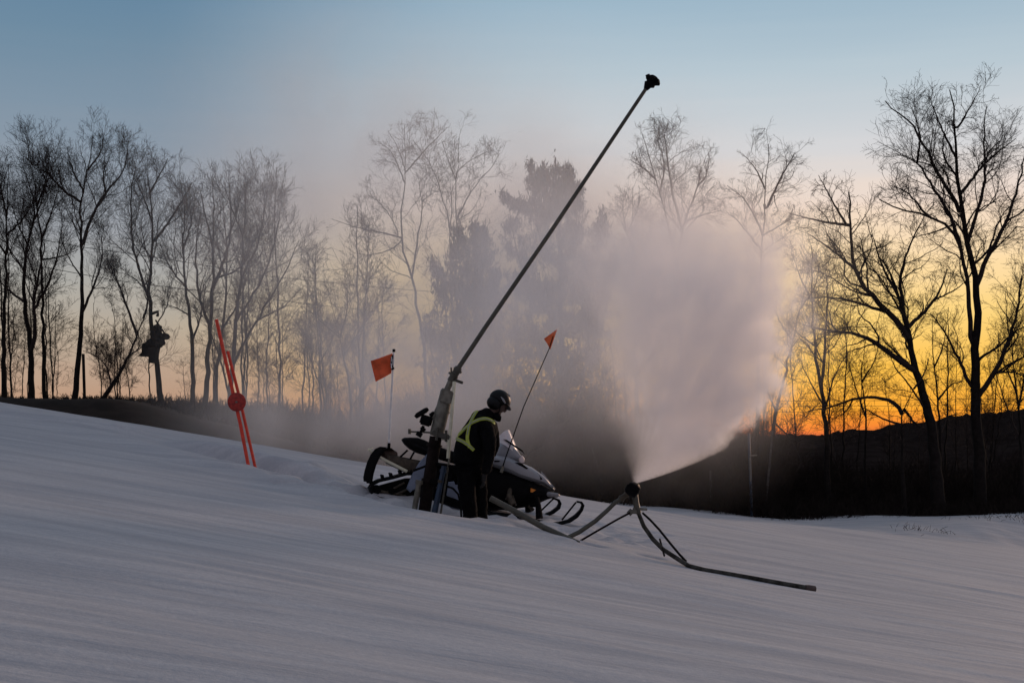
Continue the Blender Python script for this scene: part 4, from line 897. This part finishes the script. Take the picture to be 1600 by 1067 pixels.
# material split on the body: face and neck are skin, hands are gloved
bd.data.materials.append(M['skin']); bd.data.materials.append(M['glove'])
hw = Wp(779, 628) - wk.location; g1 = N[10][0] - wk.location; g2 = N[13][0] - wk.location
for p_ in bd.data.polygons:
    cc_ = p_.center
    if cc_.z > (Wp(769, 650) - wk.location).z: p_.material_index = 1
    elif (cc_ - g1 - Vector((-.01, 0, -.09))).length < .11 or (cc_ - g2 - Vector((.06, 0, -.08))).length < .12: p_.material_index = 2
# face: brow, nose, mouth, chin turned right, away and down
look = Vector((.80, .34, -.70)).normalized(); hcn = Wp(780, 629)
rgt = Vector((look.y, -look.x, 0)).normalized(); upv = rgt.cross(look).normalized()
def Fp(f, r, u): return hcn + look * f + rgt * r + upv * u
FM = Matrix((look, -rgt, upv)).transposed().to_4x4()
mb = MB(); mb.sphere(Fp(.035, 0, -.035), .075, .068, .095, FM, 18, 14); mb.sphere(Fp(.118, 0, -.025), .022, .015, .030, FM, 10, 8); mb.sphere(Fp(.108, 0, -.04), .018, .02, .014, FM, 10, 8)
mb.sphere(Fp(.080, 0, -.108), .030, .034, .024, FM, 10, 8); mb.sphere(Fp(.088, 0, .018), .026, .055, .014, FM, 12, 8)
mb.sphere(Fp(-.005, .072, -.03), .02, .009, .03, FM, 8, 8); mb.sphere(Fp(-.005, -.072, -.03), .02, .009, .03, FM, 8, 8); face = mb.build('face', M['skin'], wk)
mb = MB(); mb.sphere(Fp(.099, .028, -.012), .010, .013, .007, FM, 8, 6); mb.sphere(Fp(.099, -.028, -.012), .010, .013, .007, FM, 8, 6); mb.build('eyes', M['black'], face)
mb = MB(); mb.sphere(Fp(.098, 0, -.072), .010, .024, .005, FM, 8, 6); mb.build('mouth', mat('lips', (.22, .09, .07, 1), .5), face)
# helmet
def hf(q):
    if q.z < -.25: q.z = -.25 - (q.z + .25) * -.35
    if q.z < .05 and q.x > .35: q.z = max(q.z, -.02)
    return q
mb = MB(); mb.sphere(Fp(-.012, 0, .028), .142, .118, .128, FM, 28, 20, hf)
mb.sphere(Fp(-.045, 0, -.045), .098, .108, .085, FM, 18, 12)
hl_ = mb.build('helmet', M['helmet'], wk, sharp=60)
secs = []
for i in range(13):
    a = math.radians(-70 + 140 * i / 12); o_ = Fp(-.012 + .136 * math.cos(a), .113 * math.sin(a), .034); e_ = Fp(-.012 + .185 * math.cos(a) ** .8 if math.cos(a) > 0 else 0, .122 * math.sin(a), .022)
    secs.append([o_, e_, e_ - upv * .006, o_ - upv * .012])
MB().loft(secs).build('visor', M['helmet'], hl_, sharp=60)
mb = MB(); mb.tube([Fp(-.06, .105, .04), Fp(-.015, .121, .026), Fp(.03, .117, .012)], [.006, .013, .008], 8, flat=1); mb.tube([Fp(.0, .04, .148), Fp(.05, .05, .138)], [.006, .012], 6); mb.build('stripe', M['grey'], hl_)
mb = MB(); mb.tube([Fp(.0, .095, -.03), Fp(.045, .075, -.10), Fp(.06, 0, -.135), Fp(.045, -.075, -.10), Fp(.0, -.095, -.03)], .007, 6); mb.build('chin_strap', M['black'], hl_)
# jacket
J = [(Wp(733, 734, .02), .245, .20), (Wp(735, 712, .01), .27, .21), (Wp(740, 690, 0), .28, .21), (Wp(745, 669, 0), .26, .20), (Wp(753, 655, 0), .165, .15), (Wp(764, 647, 0), .095, .095), (Wp(769, 641, 0), .082, .082),
     (Wp(757, 664, -.175), .115, .11), (Wp(765, 688, -.235), .095, .09), (Wp(765, 710, -.25), .08, .077), (Wp(761, 730, -.24), .064, .062), (Wp(758, 742, -.225), .052, .052),
     (Wp(767, 666, .165), .10, .10), (Wp(772, 690, .25), .08, .08), (Wp(770, 704, .27), .068, .068), (Wp(768, 714, .22), .052, .052)]
JE = [(0, 1), (1, 2), (2, 3), (3, 4), (4, 5), (5, 6), (3, 7), (7, 8), (8, 9), (9, 10), (10, 11), (3, 12), (12, 13), (13, 14), (14, 15)]
jk = skin('jacket', J, JE, M['cloth'], wk, 3, 0, .012)
mb = MB(); cc_ = Wp(774, 648); mb.tube([Wp(764, 652, .05), Wp(770, 645, .02), Wp(779, 654, -.06), Wp(781, 658, -.05)], [.05, .06, .045, .015], 10); mb.build('collar', M['cloth'], jk)
TR = [(Wp(735, 724, .02), .20, .18), (Wp(730, 740, -.09), .135, .13), (Wp(729, 760, -.10), .118, .115), (Wp(732, 785, -.11), .105, .10), (Wp(736, 812, -.10), .10, .098), (ft(738, -.10) + Vector((0, 0, .02)), .098, .094),
      (Wp(744, 740, .12), .13, .13), (Wp(747, 760, .12), .115, .11), (Wp(750, 785, .12), .105, .10), (Wp(751, 812, .12), .098, .094), (ft(751, .12) + Vector((0, 0, .02)), .095, .092)]
TE = [(0, 1), (1, 2), (2, 3), (3, 4), (4, 5), (0, 6), (6, 7), (7, 8), (8, 9), (9, 10)]
tr_ = skin('trousers', TR, TE, M['cloth2'], wk, 3, 0, .012)
for px_, dy_ in ((744, -.12), (756, .12)):
    q = ft(px_, dy_); mb = MB(); mb.sphere(q + Vector((.045, 0, -.02)), .16, .062, .07, None, 14, 10); mb.tube([q + Vector((0, 0, -.01)), q + Vector((0, 0, .14))], [.07, .072], 12); mb.build('boot', M['rubber'], wk)
# harness webbing draped on the jacket by casting rays at it
from mathutils.bvhtree import BVHTree
me_ = jk.data; bvh = BVHTree.FromPolygons([v.co + wk.location for v in me_.vertices], [tuple(p.vertices) for p in me_.polygons])
def drape(pxs, w, name, toward, thick=.009, n_=26):
    """pxs: path in photo pixels across the back"""
    cam0 = Vector((0, 0, 0)); pts = []
    L = [0]
    for i in range(1, len(pxs)): L.append(L[-1] + math.hypot(pxs[i][0] - pxs[i - 1][0], pxs[i][1] - pxs[i - 1][1]))
    for s in range(n_ + 1):
        t_ = L[-1] * s / n_; i = max(k for k in range(len(L)) if L[k] <= t_ + 1e-6); i = min(i, len(L) - 2)
        f_ = (t_ - L[i]) / (L[i + 1] - L[i]); a = pxs[i][0] + (pxs[i + 1][0] - pxs[i][0]) * f_; b = pxs[i][1] + (pxs[i + 1][1] - pxs[i][1]) * f_
        d_ = P(a, b, 1).normalized(); hit = bvh.ray_cast(cam0, d_)
        if hit[0] is not None: pts.append((hit[0], hit[1] if hit[1].dot(d_) < 0 else -hit[1]))
    if len(pts) < 3: return None
    # smooth the path
    ps = [p[0] for p in pts]
    for _ in range(2): ps = [ps[0]] + [(ps[i - 1] + ps[i] * 2 + ps[i + 1]) / 4 for i in range(1, len(ps) - 1)] + [ps[-1]]
    secs = []
    for i in range(len(ps)):
        t_ = (ps[min(i + 1, len(ps) - 1)] - ps[max(i - 1, 0)]).normalized(); nr = pts[i][1]; nr = (nr - t_ * nr.dot(t_)).normalized(); sd = t_.cross(nr)
        p = ps[i] + nr * .006
        secs.append([p - sd * w + nr * thick, p + sd * w + nr * thick, p + sd * w - nr * .004, p - sd * w - nr * .004])
    return secs
mb = MB()
for path in ([(745, 643), (739, 653), (734, 665), (731, 678), (730.5, 688), (734, 699)], [(772, 661), (766, 656), (757, 654), (748, 656), (739.5, 660), (731, 666), (725, 672), (713, 684)], [(709, 682), (716, 686), (725, 690), (733, 696), (740, 703)]):
    sc_ = drape(path, .020, 'strap', None)
    if sc_: mb.loft(sc_)
hn = mb.build('harness', M['hivis'], wk, sharp=50)
mb = MB()
for path in ([(744, 645), (739, 654), (734, 666), (731, 679)], [(769, 658.5), (757, 654.2), (748, 656.2), (739.5, 660.4), (725, 672.5)], [(712, 684), (725, 690.3), (733, 696), (739, 701)]):
    sc_ = drape(path, .0055, 'strap', None, .012)
    if sc_: mb.loft(sc_)
mb.build('reflective_stripe', M['grey'], hn)

# ---- dark bundle up in the tree
bY = 49.6
bt = thing('tree_stand', (P(240, 540, bY).x, bY, P(240, 540, bY).z), 'dark canvas-draped bundle strapped high on a bare tree stem', 'tree stand')
def blob(mb, px, py, rx, ry, seed, dy=0):
    from mathutils import noise as mn
    k = bY / F
    mb.sphere(P(px, py, bY - .15 + dy), rx * k, .28, ry * k, None, 16, 12, lambda q: q * (1 + .28 * mn.noise(q * 1.9 + Vector((seed, 0, 0)))))
mb = MB(); blob(mb, 245, 526, 10, 13, 1); blob(mb, 246, 514, 7, 7, 2); blob(mb, 257, 526, 8, 5, 3); blob(mb, 238, 538, 10, 9, 4); blob(mb, 250, 534, 7, 9, 5); mb.build('bundle', M['bundle'], bt)
mb = MB(); k = bY / F
pts = [(222, 537), (232, 533), (246, 538), (243, 552), (242, 566), (233, 566.5), (232, 558), (224, 556), (216, 556), (221, 551)]
f0 = [P(a, b, bY - .35) for a, b in pts]; mb.loft([f0, [p + Vector((0, .5, 0)) for p in f0]]); mb.build('box', M['bundle'], bt)
mb = MB(); mb.tube([P(237, 490, bY - .1), P(247, 487, bY - .3), P(246, 493, bY - .1)], .06, 6); mb.tube([P(243, 500, bY - .2), P(262, 528, bY - .2)], .03, 6); mb.build('strap', M['bundle'], bt)

# ---- lift cables and posts
def cable(pts, Y, r, label):
    q = [P(a, b, Y) for a, b in pts]
    o = MB().tube(q, r, 5).build('overhead_cable', M['wire']); return tag(o, label, 'cable', 'overhead cables through the left trees')
cable([(-60, 352), (20, 366), (127, 386), (250, 403), (422, 432), (520, 442), (640, 453), (760, 462)], 46, .010, 'upper overhead cable sagging across the left trees and mist')
cable([(-60, 394), (9, 406), (65, 417), (125, 428), (172, 437), (290, 452), (412, 466), (500, 477), (620, 490)], 46, .010, 'lower overhead cable sagging across the left trees')
po = thing('slim_post', (P(1172, 785, 47.2).x, 47.2, float(woodz(8)) - .3), 'slim blue-grey post with a short side arm below the plume edge', 'post')
mb = MB(); mb.tube([Vector((P(1175, 785, 47.2).x, 47.2, float(woodz(8)) - .3)), P(1170, 677, 47.2)], .045, 8); mb.build('pole', M['bluepipe'], po)
mb = MB(); mb.tube([P(1171.5, 712, 47.15), P(1183, 711, 47.15)], .025, 6); mb.tube([P(1171.5, 714, 47.15), P(1172.5, 752, 47.15)], .015, 6); mb.build('side_arm', M['galv'], po)
po = thing('old_post', (P(133, 630, 47).x, 47, 1.0), 'short wooden post standing behind the dark bank beside the tallest left tree', 'post')
mb = MB(); mb.tube([Vector((P(133, 630, 47).x, 47, .8)), P(130, 553, 47)], .05, 8); mb.build('pole', M['bark'], po)
for pts, lab in (([(1112, 800), (1111, 770), (1110, 735)], 'thin pale stem standing straight under the plume'), ([(1196, 800), (1198, 770), (1203, 720), (1207, 672)], 'pale stem curving up at the right edge of the plume'), ([(935, 800), (941, 760), (934, 730), (925, 700)], 'pale leaning stem in the dark wood behind the ski tips')):
    rt = thing('birch_sapling', (P(pts[0][0], 800, 48).x, 48, -2.6), lab, 'tree')
    MB().tube([P(a, b, 48) for a, b in pts], [.045, .04, .035, .03][:len(pts)], 7).build('trunk', M['birch'], rt)
fe = thing('wire_fence', (P(1400, 700, 47).x, 47, -2.6), 'sagging wires strung between the trees in front of the sunset', 'fence')
for k, yy in enumerate((624, 632.5, 641)):
    MB().tube([P(1215, yy + 3, 47), P(1300, yy + 1.5, 47), P(1390, yy + 2, 47), P(1465, yy, 47), P(1530, yy - 1, 47), P(1640, yy + 1, 47)], .006, 4).build('wire', M['wire'], fe)


# ------------------------------------------------------------ airborne snow
def volmat(name):
    m = bpy.data.materials.new(name); m.use_nodes = True; n = NT(m.node_tree); n.n.clear()
    pv = n.new('ShaderNodeVolumePrincipled'); out = n.new('ShaderNodeOutputMaterial'); n.l.new(pv.outputs[0], out.inputs['Volume'])
    pv.inputs['Anisotropy'].default_value = .5; pv.inputs['Color'].default_value = (1.0, .98, .97, 1)
    return m, n, pv
# --- drifting mist
OX, OY, OZ = P(760, 500, 32)
m, n, pv = volmat('drifting_mist')
tcn = n.new('ShaderNodeTexCoord'); vec = tcn.outputs['Object']
nz = n.noise(vec, .42, 5, .58, .6); nz2 = n.noise(vec, 1.3, 3, .6)
tot = None
GS = [(865, 500, 30, 200, 128, 3.5, 1.45), (640, 580, 32, 170, 100, 3.5, .95), (740, 350, 33, 230, 150, 4, .45), (500, 350, 34, 210, 170, 4, .40), (900, 330, 33, 150, 110, 4, .3), (560, 170, 34, 260, 130, 4, .16),
      (1060, 480, 29, 125, 145, 3, 1.4), (430, 640, 32, 110, 70, 3.5, .36), (560, 665, 30, 130, 50, 2.5, .42)]
for (px, py, Y, rx, ry, sy, tau) in GS:
    c = P(px, py, Y); c = (c.x - OX, c.y - OY, c.z - OZ); k = Y / F
    a = n.vm('SUBTRACT', vec, c).outputs[0]; a = n.vm('DIVIDE', a, (rx * k, sy, ry * k)).outputs[0]
    q = n.vm('DOT_PRODUCT', a, a).outputs['Value']
    e = n.m('MULTIPLY', n.m('EXPONENT', n.m('MULTIPLY', q, -1.0)), 1.5 * tau / (1.77 * sy))
    tot = e if tot is None else n.m('ADD', tot, e)
nf = n.m('ADD', n.ss(nz, .36, .66, .25, 1.75), n.m('MULTIPLY', n.m('SUBTRACT', nz2, .5), .6))
dn = n.m('MULTIPLY', tot, n.m('MAXIMUM', nf, 0.05)); dn = n.m('MAXIMUM', n.m('SUBTRACT', dn, .002), 0.0)
n.l.new(dn, pv.inputs['Density'])
mb = MB(); mb.sphere((OX + .2, OY, OZ + .6), 12.5, 10.5, 7.6, seg=32, rings=20)
root = None
o = mb.build('drifting_mist', m); 
for v in o.data.vertices: v.co -= Vector((OX, OY, OZ))
o.location = (OX, OY, OZ)
tag(o, 'thin veil of man-made snow drifting left across the trees', 'mist', kind='stuff')

# --- plume from the low gun
N0 = P(992, 756, 16.8)
m, n, pv = volmat('snow_plume')
tcn = n.new('ShaderNodeTexCoord'); vec = tcn.outputs['Object']; sp = n.new('ShaderNodeSeparateXYZ'); n.l.new(vec, sp.inputs[0])
x, y, z = sp.outputs
zp = n.m('MAXIMUM', z, 0.0)
vs_ = n.vm('ADD', n.vm('MULTIPLY', vec, (1.0, 1.0, .75)).outputs[0], (3.1, 1.7, .4)).outputs[0]
nz = n.noise(vs_, 1.9, 7, .66, .5); nzb = n.noise(vs_, 4.0, 5, .68)
dirn = n.vm('NORMALIZE', vec).outputs[0]; ray = n.noise(n.vm('ADD', n.vm('MULTIPLY', dirn, (7, 7, 7)).outputs[0], n.vm('MULTIPLY', vec, (.5, .5, .5)).outputs[0]).outputs[0], 1.4, 5, .65)
nn = n.m('ADD', n.m('SUBTRACT', nz, .5), n.m('MULTIPLY', n.m('SUBTRACT', nzb, .5), .7))
xr = n.m('MULTIPLY', n.m('SUBTRACT', 1.0, n.m('EXPONENT', n.m('DIVIDE', zp, -.62))), 2.28)
xl = n.m('ADD', n.m('MULTIPLY', zp, -.42), -.02)
w = n.m('MAXIMUM', n.m('SUBTRACT', xr, xl), .05)
X = n.m('SUBTRACT', n.m('MULTIPLY', n.m('DIVIDE', n.m('SUBTRACT', x, xl), w), 2.0), 1.0)
hw = n.m('ADD', n.m('MULTIPLY', zp, .36), .045)
Yn = n.m('DIVIDE', n.m('SUBTRACT', y, n.m('MULTIPLY', zp, .35)), hw)
r = n.m('SQRT', n.m('ADD', n.m('MULTIPLY', X, X), n.m('MULTIPLY', Yn, Yn)))
# soft noisy edge, crisper on the windward (right) side
edgew = n.ss(X, -1.0, .8, .9, .32)
amp = n.ss(zp, 0.0, 1.1, .05, 1.7)
rr_ = n.m('ADD', r, n.m('MULTIPLY', nn, amp))
inside = n.m('MULTIPLY', n.ss(rr_, 1.02, n.m('SUBTRACT', 1.02, edgew)), n.ss(r, 1.3, 1.12))
tau = n.ss(zp, 0.0, 3.0, 8.0, 6.0)
den = n.m('DIVIDE', tau, n.m('MULTIPLY', hw, 2.0))
lft = n.ss(X, -1.0, .6, .38, 1.0)
topz = n.m('ADD', zp, n.m('MULTIPLY', nn, 2.6))
topf = n.ss(topz, 3.7, 1.9)
den = n.m('MULTIPLY', n.m('MULTIPLY', den, inside), n.m('MULTIPLY', lft, topf))
den = n.m('MULTIPLY', den, n.m('MULTIPLY', n.ss(nz, .3, .7, .4, 1.5), n.ss(ray, .3, .7, .5, 1.5)))
n.l.new(den, pv.inputs['Density'])
mb = MB(); secs = []
for i in range(15):
    zc = -.02 + 4.1 * (i / 14) ** 1.3; z0 = max(0, zc)
    a = -.42 * z0 - .05 - .05 * z0; bb = 2.28 * (1 - math.exp(-z0 / .62)) * 1.04 + .05; h_ = .045 + .38 * z0 + .02; yc = .35 * z0
    secs.append([Vector(((a + bb) / 2 + (bb - a) / 2 * math.cos(t_ * math.pi / 12) * 1.38, yc + h_ * math.sin(t_ * math.pi / 12) * 1.3, zc)) for t_ in range(24)])
mb.loft(secs)
o = mb.build('snow_plume', m); o.location = N0
tag(o, 'dense pinkish grey plume of snow fanning up from the low snow gun nozzle', 'snow plume', kind='stuff')
